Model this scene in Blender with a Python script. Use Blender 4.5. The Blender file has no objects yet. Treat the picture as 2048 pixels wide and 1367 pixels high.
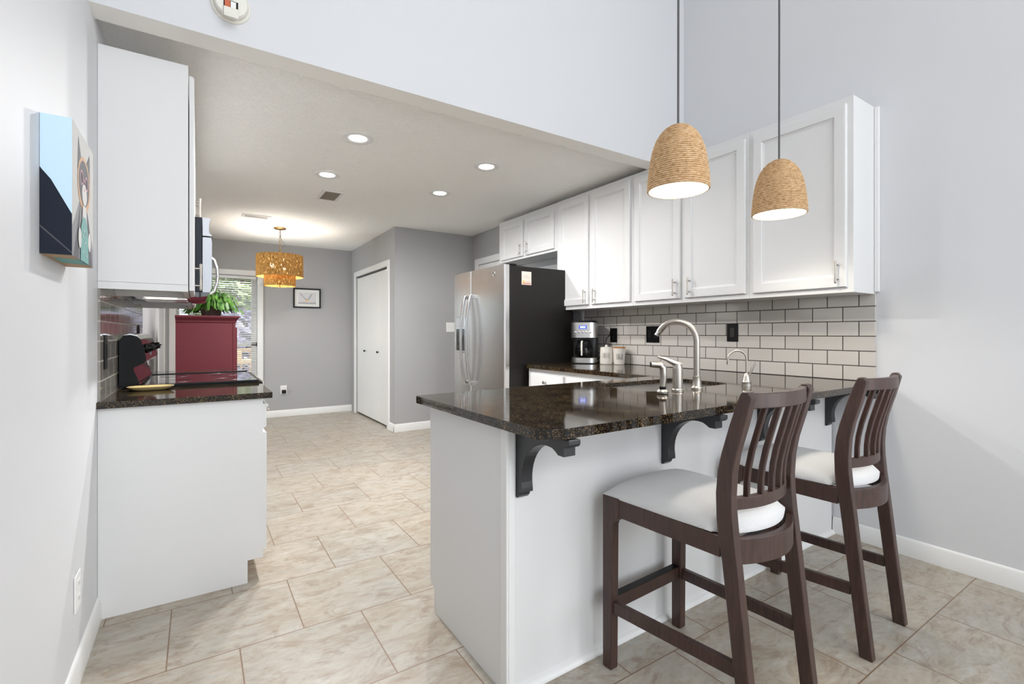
import bpy, bmesh, math, random
from mathutils import Vector, Matrix
random.seed(7)
D = bpy.data
SC = bpy.context.scene
COL = SC.collection
pi = math.pi

# ------------------------------------------------------------------ camera
EYE = 1.2
FPX, YAW, HORIZON = 962.6, math.radians(33.17), 666.0
cam = D.objects.new('camera', D.cameras.new('camera'))
COL.objects.link(cam)
cam.location = (0, 0, EYE)
cam.rotation_euler = (pi / 2, 0, -YAW)
cam.data.sensor_fit = 'HORIZONTAL'
cam.data.sensor_width = 36
cam.data.lens = 36 * FPX / 2048
cam.data.shift_y = -(1367 / 2 - HORIZON) / 2048
cam.data.clip_start = 0.02
SC.camera = cam

# ------------------------------------------------------------------ light, sky, exposure
SC.view_settings.view_transform = 'Standard'
SC.view_settings.look = 'None'
SC.view_settings.gamma = 1
SC.view_settings.use_curve_mapping = False
SC.view_settings.exposure = 0.33
SC.cycles.use_denoising = True
SC.cycles.max_bounces = 10
SC.cycles.diffuse_bounces = 8
SC.cycles.glossy_bounces = 5
SC.cycles.transmission_bounces = 8
SC.cycles.transparent_max_bounces = 12
SC.cycles.caustics_reflective = False
SC.cycles.caustics_refractive = False
SC.cycles.sample_clamp_indirect = 6

world = D.worlds.new('sky')
SC.world = world
world.use_nodes = True
wb = world.node_tree.nodes['Background']
wb.inputs[0].default_value = (0.80, 0.90, 1.0, 1)
wb.inputs[1].default_value = 1.7


def lamp(name, kind, loc, power, color=(1, 1, 1), rot=(0, 0, 0), size=None, size_y=None, radius=None, spread=None, spot=None, blend=.5):
    l = D.lights.new(name, kind)
    l.energy = power
    l.color = color
    if kind == 'AREA':
        l.shape = 'RECTANGLE' if size_y else 'DISK'
        l.size = size
        if size_y:
            l.size_y = size_y
        if spread:
            l.spread = spread
    elif kind == 'SUN':
        l.angle = math.radians(3)
    else:
        l.shadow_soft_size = radius or .03
        if kind == 'SPOT':
            l.spot_size = spot
            l.spot_blend = blend
    o = D.objects.new(name, l)
    COL.objects.link(o)
    o.location = loc
    o.rotation_euler = rot
    return o


SUN = lamp('sun', 'SUN', (9, 4, 12), 3.6, (1, .96, .9), Vector((-.72, .28, -.64)).to_track_quat('-Z', 'Y').to_euler())
DAY = (0.965, 0.985, 1.0)
# daylight through the large dining windows behind the viewer; the high lamp is added general fill
lamp('daylight_back', 'AREA', (1.2, -3.3, 1.45), 27, DAY, (pi / 2, 0, 0), 3.4, 2.2)
lamp('fill_high', 'AREA', (1.2, -3.3, 3.75), 56, DAY, (math.radians(84), 0, 0), 3.4, 0.9)
lamp('daylight_far_window', 'AREA', (.3, 8.2, 2.8), 190, DAY, Vector((.3, -1.7, -1.6)).to_track_quat('-Z', 'Y').to_euler(), 1.5, .8)
lamp('daylight_nook_window', 'AREA', (-.75, 6.66, 1.3), 26, DAY, (0, math.radians(-90), 0), 1.7, 1.1)
lamp('fill_right', 'AREA', (3.1, -1.9, 1.6), 48, DAY, (0, math.radians(90), 0), 2.2, 1.6)  # added fill lamp brightening the left wall; the right wall has no door


# ------------------------------------------------------------------ helpers
def lin(c):
    c = c / 255
    return c / 12.92 if c <= .04045 else ((c + .055) / 1.055) ** 2.4


def rgb(r, g, b):
    return (lin(r), lin(g), lin(b), 1)


def mat(name, color=(.8, .8, .8, 1), rough=.5, metal=0, spec=None, emit=None, es=0, trans=0, coat=0, bump=None, aniso=0, ior=None, sheen=0):
    m = D.materials.new(name)
    m.use_nodes = True
    b = m.node_tree.nodes['Principled BSDF']
    b.inputs['Base Color'].default_value = color
    b.inputs['Roughness'].default_value = rough
    b.inputs['Metallic'].default_value = metal
    if spec is not None:
        b.inputs['Specular IOR Level'].default_value = spec
    if emit:
        b.inputs['Emission Color'].default_value = emit
        b.inputs['Emission Strength'].default_value = es
    if trans:
        b.inputs['Transmission Weight'].default_value = trans
    if ior:
        b.inputs['IOR'].default_value = ior
    if coat:
        b.inputs['Coat Weight'].default_value = coat
        b.inputs['Coat Roughness'].default_value = .05
    if aniso:
        b.inputs['Anisotropic'].default_value = aniso
    if sheen:
        b.inputs['Sheen Weight'].default_value = sheen
    if bump:
        N = m.node_tree
        tc = node(N, 'ShaderNodeTexCoord')
        n = node(N, 'ShaderNodeTexNoise', Scale=bump[0], Detail=bump[2] if len(bump) > 2 else 3.0)
        bp = node(N, 'ShaderNodeBump', Strength=bump[1], Distance=.002)
        N.links.new(tc.outputs['Object'], n.inputs['Vector'])
        N.links.new(n.outputs['Fac'], bp.inputs['Height'])
        N.links.new(bp.outputs['Normal'], b.inputs['Normal'])
    return m


def node(N, t, **kw):
    n = N.nodes.new(t)
    for k, v in kw.items():
        n.inputs[k.replace('_', ' ')].default_value = v
    return n


def ramp(N, src, stops):
    r = N.nodes.new('ShaderNodeValToRGB')
    while len(r.color_ramp.elements) < len(stops):
        r.color_ramp.elements.new(.5)
    for e, (p, c) in zip(r.color_ramp.elements, stops):
        e.position = p
        e.color = c
    N.links.new(src, r.inputs['Fac'])
    return r


def mixc(N, fac, a, b, mode='MIX'):
    m = N.nodes.new('ShaderNodeMix')
    m.data_type = 'RGBA'
    m.blend_type = mode
    for s, i in ((fac, 0), (a, 6), (b, 7)):
        if hasattr(s, 'links'):
            N.links.new(s, m.inputs[i])
        else:
            m.inputs[i].default_value = s
    return m.outputs[2]


class MB:
    def __init__(s):
        s.v, s.f, s.m = [], [], []

    def add(s, vs, fs, m=0):
        o = len(s.v)
        s.v += [tuple(p) for p in vs]
        s.f += [[i + o for i in f] for f in fs]
        s.m += [m] * len(fs)
        return s

    def box(s, x0, x1, y0, y1, z0, z1, m=0, skip=()):
        v = [(x, y, z) for z in (z0, z1) for y in (y0, y1) for x in (x0, x1)]
        f = {'b': [0, 2, 3, 1], 't': [4, 5, 7, 6], 'f': [0, 1, 5, 4], 'k': [2, 6, 7, 3], 'l': [0, 4, 6, 2], 'r': [1, 3, 7, 5]}
        return s.add(v, [q for k, q in f.items() if k not in skip], m)

    def poly(s, pts, m=0):
        return s.add(pts, [list(range(len(pts)))], m)

    def prism(s, pts, fn, w0, w1, m=0):
        n = len(pts)
        v = [fn(a, b, w0) for a, b in pts] + [fn(a, b, w1) for a, b in pts]
        f = [list(range(n))[::-1], list(range(n, 2 * n))]
        f += [[i, (i + 1) % n, n + (i + 1) % n, n + i] for i in range(n)]
        return s.add(v, f, m)

    def loft(s, rings, m=0, closed=True, caps=True):
        n = len(rings[0])
        v = [p for r in rings for p in r]
        f = []
        for k in range(len(rings) - 1):
            for i in range(n if closed else n - 1):
                j = (i + 1) % n
                f.append([k * n + i, k * n + j, (k + 1) * n + j, (k + 1) * n + i])
        if caps and closed:
            f.append(list(range(n))[::-1])
            f.append(list(range((len(rings) - 1) * n, len(rings) * n)))
        return s.add(v, f, m)

    def lathe(s, prof, c=(0, 0, 0), seg=32, m=0, caps=True, M=None):
        rings = []
        for r, z in prof:
            ring = []
            for i in range(seg):
                a = 2 * pi * i / seg
                p = Vector((r * math.cos(a), r * math.sin(a), z))
                if M is not None:
                    p = M @ p
                ring.append((p.x + c[0], p.y + c[1], p.z + c[2]))
            rings.append(ring)
        return s.loft(rings, m, True, caps)

    def tube(s, path, r, seg=10, m=0, caps=True):
        path = [Vector(p) for p in path]
        rs = r if isinstance(r, (list, tuple)) else [r] * len(path)
        rings = []
        ref = None
        for i, p in enumerate(path):
            t = (path[min(i + 1, len(path) - 1)] - path[max(i - 1, 0)]).normalized()
            if ref is None:
                ref = Vector((0, 0, 1)) if abs(t.z) < .9 else Vector((1, 0, 0))
            a = (ref - t * ref.dot(t)).normalized()
            b = t.cross(a)
            ref = a
            rings.append([p + (a * math.cos(2 * pi * k / seg) + b * math.sin(2 * pi * k / seg)) * rs[i] for k in range(seg)])
        return s.loft(rings, m, True, caps)

    def bar(s, path, w, h, up=(0, 0, 1), m=0):
        """rectangular section swept along path: w sideways, h along up"""
        path = [Vector(p) for p in path]
        up = Vector(up)
        rings = []
        for i, p in enumerate(path):
            t = (path[min(i + 1, len(path) - 1)] - path[max(i - 1, 0)]).normalized()
            a = t.cross(up).normalized() * w / 2
            b = up * h / 2
            rings.append([p - a - b, p + a - b, p + a + b, p - a + b])
        return s.loft(rings, m)

    def rings(s, o, u, v, n, w, h, spec, m=0):
        """door face: nested rectangles (inset, depth along n) with a flat middle and a back"""
        o, u, v, n = Vector(o), Vector(u), Vector(v), Vector(n)
        R = []
        for ins, dep in spec:
            R.append([o + u * a + v * b + n * dep for a, b in ((ins, ins), (w - ins, ins), (w - ins, h - ins), (ins, h - ins))])
        return s.loft(R, m)

    def build(s, name, mats, parent=None, bevel=0, smooth=None, loc=None, segs=2, fix=True):
        me = D.meshes.new(name)
        off = Vector(loc) if loc is not None else (OFF.get(parent.name, Vector()) if parent else Vector())
        me.from_pydata([Vector(p) - off for p in s.v], [], s.f)
        if not isinstance(mats, (list, tuple)):
            mats = [mats]
        for k in mats:
            me.materials.append(k)
        me.polygons.foreach_set('material_index', s.m)
        if fix:
            bm = bmesh.new()
            bm.from_mesh(me)
            bmesh.ops.remove_doubles(bm, verts=bm.verts, dist=1e-6)
            bmesh.ops.recalc_face_normals(bm, faces=bm.faces)
            bm.to_mesh(me)
            bm.free()
        if smooth is not None:
            me.polygons.foreach_set('use_smooth', [True] * len(me.polygons))
            me.set_sharp_from_angle(angle=math.radians(smooth))
        o = D.objects.new(name, me)
        COL.objects.link(o)
        if parent:
            o.parent = parent
            OFF[o.name] = OFF.get(parent.name, Vector())
        elif loc is not None:
            o.location = loc
            OFF[o.name] = Vector(loc)
        if bevel:
            b = o.modifiers.new('edge', 'BEVEL')
            b.width = bevel
            b.segments = segs
            b.limit_method = 'ANGLE'
            b.angle_limit = math.radians(40)
        return o


OFF = {}


def tag(o, label, cat, group=None):
    o['label'] = label
    o['category'] = cat
    if group:
        o['group'] = group
    return o


def thing(name, label, cat, loc, group=None):
    o = D.objects.new(name, None)
    o.empty_display_size = .05
    COL.objects.link(o)
    o.location = loc
    OFF[o.name] = Vector(loc)
    return tag(o, label, cat, group)


def struct(o):
    o['kind'] = 'structure'
    return o


def copy_tree(o, parent=None):
    c = o.copy()
    COL.objects.link(c)
    if parent:
        c.parent = parent
    for ch in [k for k in D.objects if k.parent == o]:
        copy_tree(ch, c)
    return c


def round_poly(pts, rad, seg=6):
    out = []
    n = len(pts)
    for i, p in enumerate(pts):
        r = rad[i] if isinstance(rad, (list, tuple)) else rad
        p = Vector(p)
        a = (Vector(pts[i - 1]) - p).normalized()
        b = (Vector(pts[(i + 1) % n]) - p).normalized()
        if r <= 0:
            out.append(tuple(p))
            continue
        ang = a.angle(b) / 2
        t = r / math.tan(ang)
        c = p + (a + b).normalized() * (r / math.sin(ang))
        s0 = p + a * t - c
        s1 = p + b * t - c
        full = s0.angle_signed(s1)
        for k in range(seg + 1):
            th = full * k / seg
            # rotate s0 (angle_signed is clockwise-positive)
            x = s0.x * math.cos(-th) - s0.y * math.sin(-th)
            y = s0.x * math.sin(-th) + s0.y * math.cos(-th)
            out.append((c.x + x, c.y + y))
    return out


def slab(name, outer, holes, z0, z1, m, parent=None, bevel=0, loc=None):
    bm = bmesh.new()
    edges = []
    for loop in [outer] + holes:
        vs = [bm.verts.new((x, y, z1)) for x, y in loop]
        edges += [bm.edges.new((vs[i], vs[(i + 1) % len(vs)])) for i in range(len(vs))]
    bmesh.ops.triangle_fill(bm, edges=edges, use_beauty=True, use_dissolve=False)
    r = bmesh.ops.extrude_face_region(bm, geom=bm.faces[:])
    bmesh.ops.translate(bm, verts=[g for g in r['geom'] if isinstance(g, bmesh.types.BMVert)], vec=(0, 0, z0 - z1))
    bmesh.ops.recalc_face_normals(bm, faces=bm.faces)
    off = Vector(loc) if loc is not None else (OFF.get(parent.name, Vector()) if parent else Vector())
    bmesh.ops.translate(bm, verts=bm.verts, vec=-off)
    me = D.meshes.new(name)
    bm.to_mesh(me)
    bm.free()
    me.materials.append(m)
    o = D.objects.new(name, me)
    COL.objects.link(o)
    if parent:
        o.parent = parent
        OFF[o.name] = off
    elif loc is not None:
        o.location = loc
        OFF[o.name] = off
    if bevel:
        b = o.modifiers.new('edge', 'BEVEL')
        b.width = bevel
        b.segments = 2
        b.limit_method = 'ANGLE'
        b.angle_limit = math.radians(50)
    return o


XZ = lambda a, b, w: (a, w, b)      # profile in x,z swept along y
YZ = lambda a, b, w: (w, a, b)      # profile in y,z swept along x
XY = lambda a, b, w: (a, b, w)


def arc(cx, cy, r, a0, a1, n):
    return [(cx + r * math.cos(math.radians(a0 + (a1 - a0) * i / n)), cy + r * math.sin(math.radians(a0 + (a1 - a0) * i / n))) for i in range(n + 1)]


# ------------------------------------------------------------------ materials
WALL = mat('pale_grey_wall_paint', rgb(210, 211, 214), .55, bump=(180, .08))
WALLK = mat('warm_grey_wall_paint', rgb(165, 165, 166), .55, bump=(180, .08))
WHITE = mat('white_cabinet_paint', rgb(220, 220, 220), .42, spec=.22)
TRIM = mat('white_trim_paint', rgb(226, 226, 225), .35)
OFFW = mat('soffit_paint', rgb(242, 240, 235), .6)
BLACKP = mat('black_plastic', rgb(13, 13, 14), .4, spec=.22)
BLACKG = mat('black_gloss', rgb(8, 8, 10), .06, coat=.5)
NICKEL = mat('brushed_nickel', rgb(176, 170, 162), .33, 1)
CHROME = mat('chrome', rgb(215, 215, 218), .1, 1)
STEEL = mat('stainless_steel', rgb(214, 212, 210), .27, 1, aniso=.6)
STEELD = mat('sink_steel', rgb(178, 174, 170), .3, 1)
FRIDGEB = mat('fridge_black_side', rgb(30, 27, 25), .45, spec=.3, bump=(400, .1))
CORBEL = mat('charcoal_paint', rgb(42, 43, 46), .32)
DARK = mat('dark_gap', rgb(14, 13, 12), .8)
BRASS = mat('aged_brass', rgb(140, 118, 80), .35, 1)
CORD = mat('grey_cord', rgb(78, 78, 80), .6)
WOODT = mat('raw_wood', rgb(176, 126, 76), .6)
RED = mat('maroon_paint', rgb(94, 34, 42), .42, spec=.3)
CREAM = mat('cream_plastic', rgb(226, 223, 214), .4)
PLATEW = mat('white_plastic', rgb(232, 232, 230), .3)


def glow(name, col, s):
    m = D.materials.new(name)
    m.use_nodes = True
    N = m.node_tree
    N.nodes.clear()
    e = node(N, 'ShaderNodeEmission', Color=col, Strength=s)
    o = N.nodes.new('ShaderNodeOutputMaterial')
    N.links.new(e.outputs[0], o.inputs[0])
    return m


LENS = glow('lamp_lens', (1, .95, .88, 1), 14)
BULB = glow('lamp_bulb', (1, .86, .62, 1), 30)
PBULB = glow('pendant_bulb', (1, .93, .82, 1), 25)


def wood_mat():
    m = mat('dark_brown_wood', rgb(60, 40, 34), .38)
    N = m.node_tree
    b = N.nodes['Principled BSDF']
    tc = node(N, 'ShaderNodeTexCoord')
    mp = node(N, 'ShaderNodeMapping', Scale=(30, 30, 4))
    n = node(N, 'ShaderNodeTexNoise', Scale=2.5, Detail=6, Roughness=.6)
    N.links.new(tc.outputs['Object'], mp.inputs[0])
    N.links.new(mp.outputs[0], n.inputs[0])
    r = ramp(N, n.outputs['Fac'], [(.3, rgb(50, 35, 32)), (.7, rgb(74, 52, 45))])
    N.links.new(r.outputs[0], b.inputs['Base Color'])
    return m


WOOD = wood_mat()


def granite_mat():
    m = mat('dark_granite', rgb(30, 26, 22), .06, spec=.45)
    N = m.node_tree
    b = N.nodes['Principled BSDF']
    tc = node(N, 'ShaderNodeTexCoord')
    v = node(N, 'ShaderNodeTexVoronoi', Scale=260)
    n1 = node(N, 'ShaderNodeTexNoise', Scale=140, Detail=5, Roughness=.7)
    n2 = node(N, 'ShaderNodeTexNoise', Scale=14, Detail=3)
    for q in (v, n1, n2):
        N.links.new(tc.outputs['Object'], q.inputs['Vector'])
    r1 = ramp(N, n1.outputs['Fac'], [(.43, rgb(13, 13, 14)), (.54, rgb(42, 36, 29)), (.62, rgb(92, 76, 54)), (.74, rgb(160, 140, 108))])
    r2 = ramp(N, v.outputs['Color'], [(.0, (0, 0, 0, 1)), (.66, (0, 0, 0, 1)), (.9, rgb(140, 114, 76))])
    c = mixc(N, 1.0, r1.outputs[0], r2.outputs[0], 'LIGHTEN')
    r3 = ramp(N, n2.outputs['Fac'], [(.35, rgb(160, 160, 160)), (.7, (1, 1, 1, 1))])
    c2 = mixc(N, 1.0, c, r3.outputs[0], 'MULTIPLY')
    N.links.new(c2, b.inputs['Base Color'])
    return m


GRANITE = granite_mat()


def tile_wall(name, y0, z0, pitch, rowh, cols, grout, mort=.0019):
    m = mat(name, cols[0], .12, coat=.3)
    N = m.node_tree
    b = N.nodes['Principled BSDF']
    tc = node(N, 'ShaderNodeTexCoord')
    sx = N.nodes.new('ShaderNodeSeparateXYZ')
    cx = N.nodes.new('ShaderNodeCombineXYZ')
    N.links.new(tc.outputs['Object'], sx.inputs[0])
    for out, inp, o in (('Y', 'X', y0), ('Z', 'Y', z0)):
        a = N.nodes.new('ShaderNodeMath')
        a.operation = 'SUBTRACT'
        a.inputs[1].default_value = o
        N.links.new(sx.outputs[out], a.inputs[0])
        N.links.new(a.outputs[0], cx.inputs[inp])
    k = node(N, 'ShaderNodeTexBrick', Scale=1.0, Mortar_Size=mort, Mortar_Smooth=.1, Brick_Width=pitch, Row_Height=rowh,
             Color1=cols[0], Color2=cols[1], Mortar=grout)
    k.offset = .5
    k.inputs['Bias'].default_value = 0
    N.links.new(cx.outputs[0], k.inputs['Vector'])
    N.links.new(k.outputs['Color'], b.inputs['Base Color'])
    r = ramp(N, k.outputs['Fac'], [(0, (.1, .1, .1, 1)), (1, (.7, .7, .7, 1))])
    N.links.new(r.outputs[0], b.inputs['Roughness'])
    inv = N.nodes.new('ShaderNodeMath')
    inv.operation = 'SUBTRACT'
    inv.inputs[0].default_value = 1
    k2 = node(N, 'ShaderNodeTexBrick', Scale=1.0, Mortar_Size=.004, Mortar_Smooth=1.0, Brick_Width=pitch, Row_Height=rowh)
    k2.offset = .5
    N.links.new(cx.outputs[0], k2.inputs['Vector'])
    N.links.new(k2.outputs['Fac'], inv.inputs[1])
    n = node(N, 'ShaderNodeTexNoise', Scale=9, Detail=1)
    N.links.new(tc.outputs['Object'], n.inputs['Vector'])
    bp = node(N, 'ShaderNodeBump', Strength=.22, Distance=.002)
    bp2 = node(N, 'ShaderNodeBump', Strength=.1, Distance=.01)
    N.links.new(inv.outputs[0], bp.inputs['Height'])
    N.links.new(n.outputs['Fac'], bp2.inputs['Height'])
    N.links.new(bp2.outputs['Normal'], bp.inputs['Normal'])
    N.links.new(bp.outputs['Normal'], b.inputs['Normal'])
    return m


TILE_R = tile_wall('grey_subway_tile', 1.231, .9262, .167, .0856, (rgb(202, 197, 190), rgb(193, 188, 182)), rgb(60, 52, 48), .0029)
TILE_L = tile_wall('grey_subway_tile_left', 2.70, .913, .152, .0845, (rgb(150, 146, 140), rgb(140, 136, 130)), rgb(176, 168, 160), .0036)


def floor_mat():
    m = mat('travertine_floor_tile', rgb(206, 192, 172), .32)
    N = m.node_tree
    b = N.nodes['Principled BSDF']
    tc = node(N, 'ShaderNodeTexCoord')
    mp = node(N, 'ShaderNodeMapping', Location=(-.364 + .22875, -2.103, 0))
    N.links.new(tc.outputs['Object'], mp.inputs[0])
    k = node(N, 'ShaderNodeTexBrick', Scale=1.0, Mortar_Size=.0026, Mortar_Smooth=.1, Brick_Width=.4575, Row_Height=.4575,
             Color1=(0, 0, 0, 1), Color2=(1, 1, 1, 1), Mortar=(.5, .5, .5, 1))
    k.offset = .5
    N.links.new(mp.outputs[0], k.inputs['Vector'])
    # veins: stretched noise, shifted per tile
    add = N.nodes.new('ShaderNodeVectorMath')
    add.operation = 'MULTIPLY_ADD'
    add.inputs[1].default_value = (37, 11, 5)
    N.links.new(k.outputs['Color'], add.inputs[0])
    N.links.new(tc.outputs['Object'], add.inputs[2])
    m2 = node(N, 'ShaderNodeMapping', Scale=(2.2, 5.0, 1), Rotation=(0, 0, .25))
    N.links.new(add.outputs[0], m2.inputs[0])
    n1 = node(N, 'ShaderNodeTexNoise', Scale=1.5, Detail=9, Roughness=.66, Distortion=1.4)
    N.links.new(m2.outputs[0], n1.inputs[0])
    n2 = node(N, 'ShaderNodeTexNoise', Scale=5.5, Detail=8, Roughness=.7, Distortion=.8)
    N.links.new(m2.outputs[0], n2.inputs[0])
    n3 = node(N, 'ShaderNodeTexNoise', Scale=1.1, Detail=2)
    N.links.new(add.outputs[0], n3.inputs[0])
    r1 = ramp(N, n1.outputs['Fac'], [(.30, rgb(158, 128, 98)), (.42, rgb(192, 172, 146)), (.54, rgb(212, 200, 182)), (.70, rgb(232, 225, 214))])
    r2 = ramp(N, n2.outputs['Fac'], [(.32, rgb(128, 104, 82)), (.44, rgb(196, 180, 158)), (.60, rgb(216, 207, 194)), (.70, rgb(246, 243, 237))])
    n4 = node(N, 'ShaderNodeTexNoise', Scale=1.25, Detail=10, Roughness=.72, Distortion=2.2)
    m4 = node(N, 'ShaderNodeMapping', Location=(3.1, 7.7, 0), Scale=(2.4, 4.2, 1), Rotation=(0, 0, -.2))
    N.links.new(add.outputs[0], m4.inputs[0])
    N.links.new(m4.outputs[0], n4.inputs[0])
    r4 = ramp(N, n4.outputs['Fac'], [(.52, (0, 0, 0, 1)), (.64, (.9, .9, .9, 1))])
    r5 = ramp(N, n4.outputs['Fac'], [(.28, (.8, .8, .8, 1)), (.42, (0, 0, 0, 1))])
    c = mixc(N, .55, r1.outputs[0], r2.outputs[0])
    c = mixc(N, r4.outputs[0], c, rgb(166, 140, 114))
    c = mixc(N, r5.outputs[0], c, rgb(176, 178, 178))
    r3 = ramp(N, n3.outputs['Fac'], [(.3, rgb(184, 186, 186)), (.7, rgb(220, 198, 174))])
    c = mixc(N, .22, c, r3.outputs[0])
    c = mixc(N, 1.0, c, rgb(206, 210, 213), 'MULTIPLY')
    c = mixc(N, k.outputs['Fac'], c, rgb(122, 100, 80))
    N.links.new(c, b.inputs['Base Color'])
    rr = ramp(N, n2.outputs['Fac'], [(.3, (.42, .42, .42, 1)), (.7, (.26, .26, .26, 1))])
    N.links.new(rr.outputs[0], b.inputs['Roughness'])
    bp = node(N, 'ShaderNodeBump', Strength=.25, Distance=.003)
    h = N.nodes.new('ShaderNodeMath')
    h.operation = 'SUBTRACT'
    N.links.new(n2.outputs['Fac'], h.inputs[0])
    N.links.new(k.outputs['Fac'], h.inputs[1])
    N.links.new(h.outputs[0], bp.inputs['Height'])
    N.links.new(bp.outputs['Normal'], b.inputs['Normal'])
    return m


FLOOR = floor_mat()


def ceiling_mat():
    m = mat('knockdown_ceiling', rgb(247, 246, 243), .7)
    N = m.node_tree
    b = N.nodes['Principled BSDF']
    tc = node(N, 'ShaderNodeTexCoord')
    n = node(N, 'ShaderNodeTexNoise', Scale=24, Detail=5, Roughness=.6, Distortion=1.6)
    N.links.new(tc.outputs['Object'], n.inputs['Vector'])
    r = ramp(N, n.outputs['Fac'], [(.46, (0, 0, 0, 1)), (.60, (1, 1, 1, 1))])
    bp = node(N, 'ShaderNodeBump', Strength=.5, Distance=.005)
    N.links.new(r.outputs[0], bp.inputs['Height'])
    N.links.new(bp.outputs['Normal'], b.inputs['Normal'])
    return m


CEIL = ceiling_mat()


def fabric_mat():
    m = mat('light_grey_woven_fabric', rgb(206, 205, 204), .85, sheen=.2)
    N = m.node_tree
    b = N.nodes['Principled BSDF']
    tc = node(N, 'ShaderNodeTexCoord')
    w1 = node(N, 'ShaderNodeTexWave', Scale=115, Distortion=1.5)
    w1.bands_direction = 'DIAGONAL'
    N.links.new(tc.outputs['Object'], w1.inputs['Vector'])
    r = ramp(N, w1.outputs['Fac'], [(.2, rgb(194, 194, 196)), (.8, rgb(222, 221, 219))])
    N.links.new(r.outputs[0], b.inputs['Base Color'])
    bp = node(N, 'ShaderNodeBump', Strength=.4, Distance=.001)
    N.links.new(w1.outputs['Fac'], bp.inputs['Height'])
    N.links.new(bp.outputs['Normal'], b.inputs['Normal'])
    return m


FABRIC = fabric_mat()


def rope_mat():
    m = mat('jute_rope', rgb(196, 160, 112), .85)
    N = m.node_tree
    b = N.nodes['Principled BSDF']
    tc = node(N, 'ShaderNodeTexCoord')
    n = node(N, 'ShaderNodeTexNoise', Scale=60, Detail=5, Roughness=.7)
    mp = node(N, 'ShaderNodeMapping', Scale=(1, 1, 3))
    N.links.new(tc.outputs['Object'], mp.inputs[0])
    N.links.new(mp.outputs[0], n.inputs['Vector'])
    r = ramp(N, n.outputs['Fac'], [(.3, rgb(156, 118, 78)), (.5, rgb(208, 174, 132)), (.72, rgb(236, 212, 178))])
    N.links.new(r.outputs[0], b.inputs['Base Color'])
    n2 = node(N, 'ShaderNodeTexNoise', Scale=220, Detail=2)
    N.links.new(tc.outputs['Object'], n2.inputs['Vector'])
    bp = node(N, 'ShaderNodeBump', Strength=.7, Distance=.003)
    N.links.new(n2.outputs['Fac'], bp.inputs['Height'])
    N.links.new(bp.outputs['Normal'], b.inputs['Normal'])
    return m


ROPE = rope_mat()


def woven_mat():
    m = D.materials.new('woven_seagrass')
    m.use_nodes = True
    N = m.node_tree
    N.nodes.clear()
    out = N.nodes.new('ShaderNodeOutputMaterial')
    tc = node(N, 'ShaderNodeTexCoord')
    n = node(N, 'ShaderNodeTexNoise', Scale=90, Detail=3, Roughness=.65)
    mpw = node(N, 'ShaderNodeMapping', Scale=(1, 1, .35))
    N.links.new(tc.outputs['Object'], mpw.inputs[0])
    N.links.new(mpw.outputs[0], n.inputs['Vector'])
    w = node(N, 'ShaderNodeTexWave', Scale=26, Distortion=3, Detail=2)
    w.bands_direction = 'Z'
    N.links.new(tc.outputs['Object'], w.inputs['Vector'])
    c = ramp(N, n.outputs['Fac'], [(.3, rgb(124, 88, 44)), (.5, rgb(176, 134, 76)), (.75, rgb(214, 178, 120))])
    d = node(N, 'ShaderNodeBsdfDiffuse')
    t = node(N, 'ShaderNodeBsdfTranslucent')
    N.links.new(c.outputs[0], d.inputs['Color'])
    N.links.new(c.outputs[0], t.inputs['Color'])
    mx = node(N, 'ShaderNodeMixShader', Fac=.11)
    N.links.new(d.outputs[0], mx.inputs[1])
    N.links.new(t.outputs[0], mx.inputs[2])
    tr = node(N, 'ShaderNodeBsdfTransparent')
    hole = ramp(N, n.outputs['Fac'], [(.55, (0, 0, 0, 1)), (.63, (.7, .7, .7, 1))])
    m2 = N.nodes.new('ShaderNodeMixShader')
    N.links.new(hole.outputs[0], m2.inputs[0])
    N.links.new(mx.outputs[0], m2.inputs[1])
    N.links.new(tr.outputs[0], m2.inputs[2])
    N.links.new(m2.outputs[0], out.inputs[0])
    return m


WOVEN = woven_mat()


def leaf_mat(name, a, b_):
    m = D.materials.new(name)
    m.use_nodes = True
    N = m.node_tree
    b = N.nodes['Principled BSDF']
    tc = node(N, 'ShaderNodeTexCoord')
    n = node(N, 'ShaderNodeTexNoise', Scale=18, Detail=3)
    N.links.new(tc.outputs['Object'], n.inputs['Vector'])
    r = ramp(N, n.outputs['Fac'], [(.35, a), (.65, b_)])
    N.links.new(r.outputs[0], b.inputs['Base Color'])
    b.inputs['Roughness'].default_value = .4
    b.inputs['Transmission Weight'].default_value = 0
    return m


LEAF = leaf_mat('cactus_leaf', rgb(36, 80, 26), rgb(98, 146, 52))
GLASS = D.materials.new('window_glass')
GLASS.use_nodes = True
_N = GLASS.node_tree
_N.nodes.clear()
_o = _N.nodes.new('ShaderNodeOutputMaterial')
_t = node(_N, 'ShaderNodeBsdfTransparent', Color=(.96, .98, .97, 1))
_g = node(_N, 'ShaderNodeBsdfGlossy', Roughness=.02)
_f = node(_N, 'ShaderNodeFresnel', IOR=1.45)
_m = _N.nodes.new('ShaderNodeMixShader')
_N.links.new(_f.outputs[0], _m.inputs[0])
_N.links.new(_t.outputs[0], _m.inputs[1])
_N.links.new(_g.outputs[0], _m.inputs[2])
_N.links.new(_m.outputs[0], _o.inputs[0])
CARAFE = GLASS.copy()
CARAFE.name = 'carafe_glass'
CARAFE.node_tree.nodes['Transparent BSDF'].inputs[0].default_value = (.35, .33, .32, 1)

DARKGL = mat('satin_black', rgb(10, 10, 11), .3, spec=.18)
MWSTEEL = mat('microwave_steel', rgb(150, 151, 155), .36, 1)
# ------------------------------------------------------------------ the room
XL, XR, YFAR = -.350, 3.215, 7.62


def ceil_z(y):
    return 2.528 - .0106 * (y - 2.6)


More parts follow.
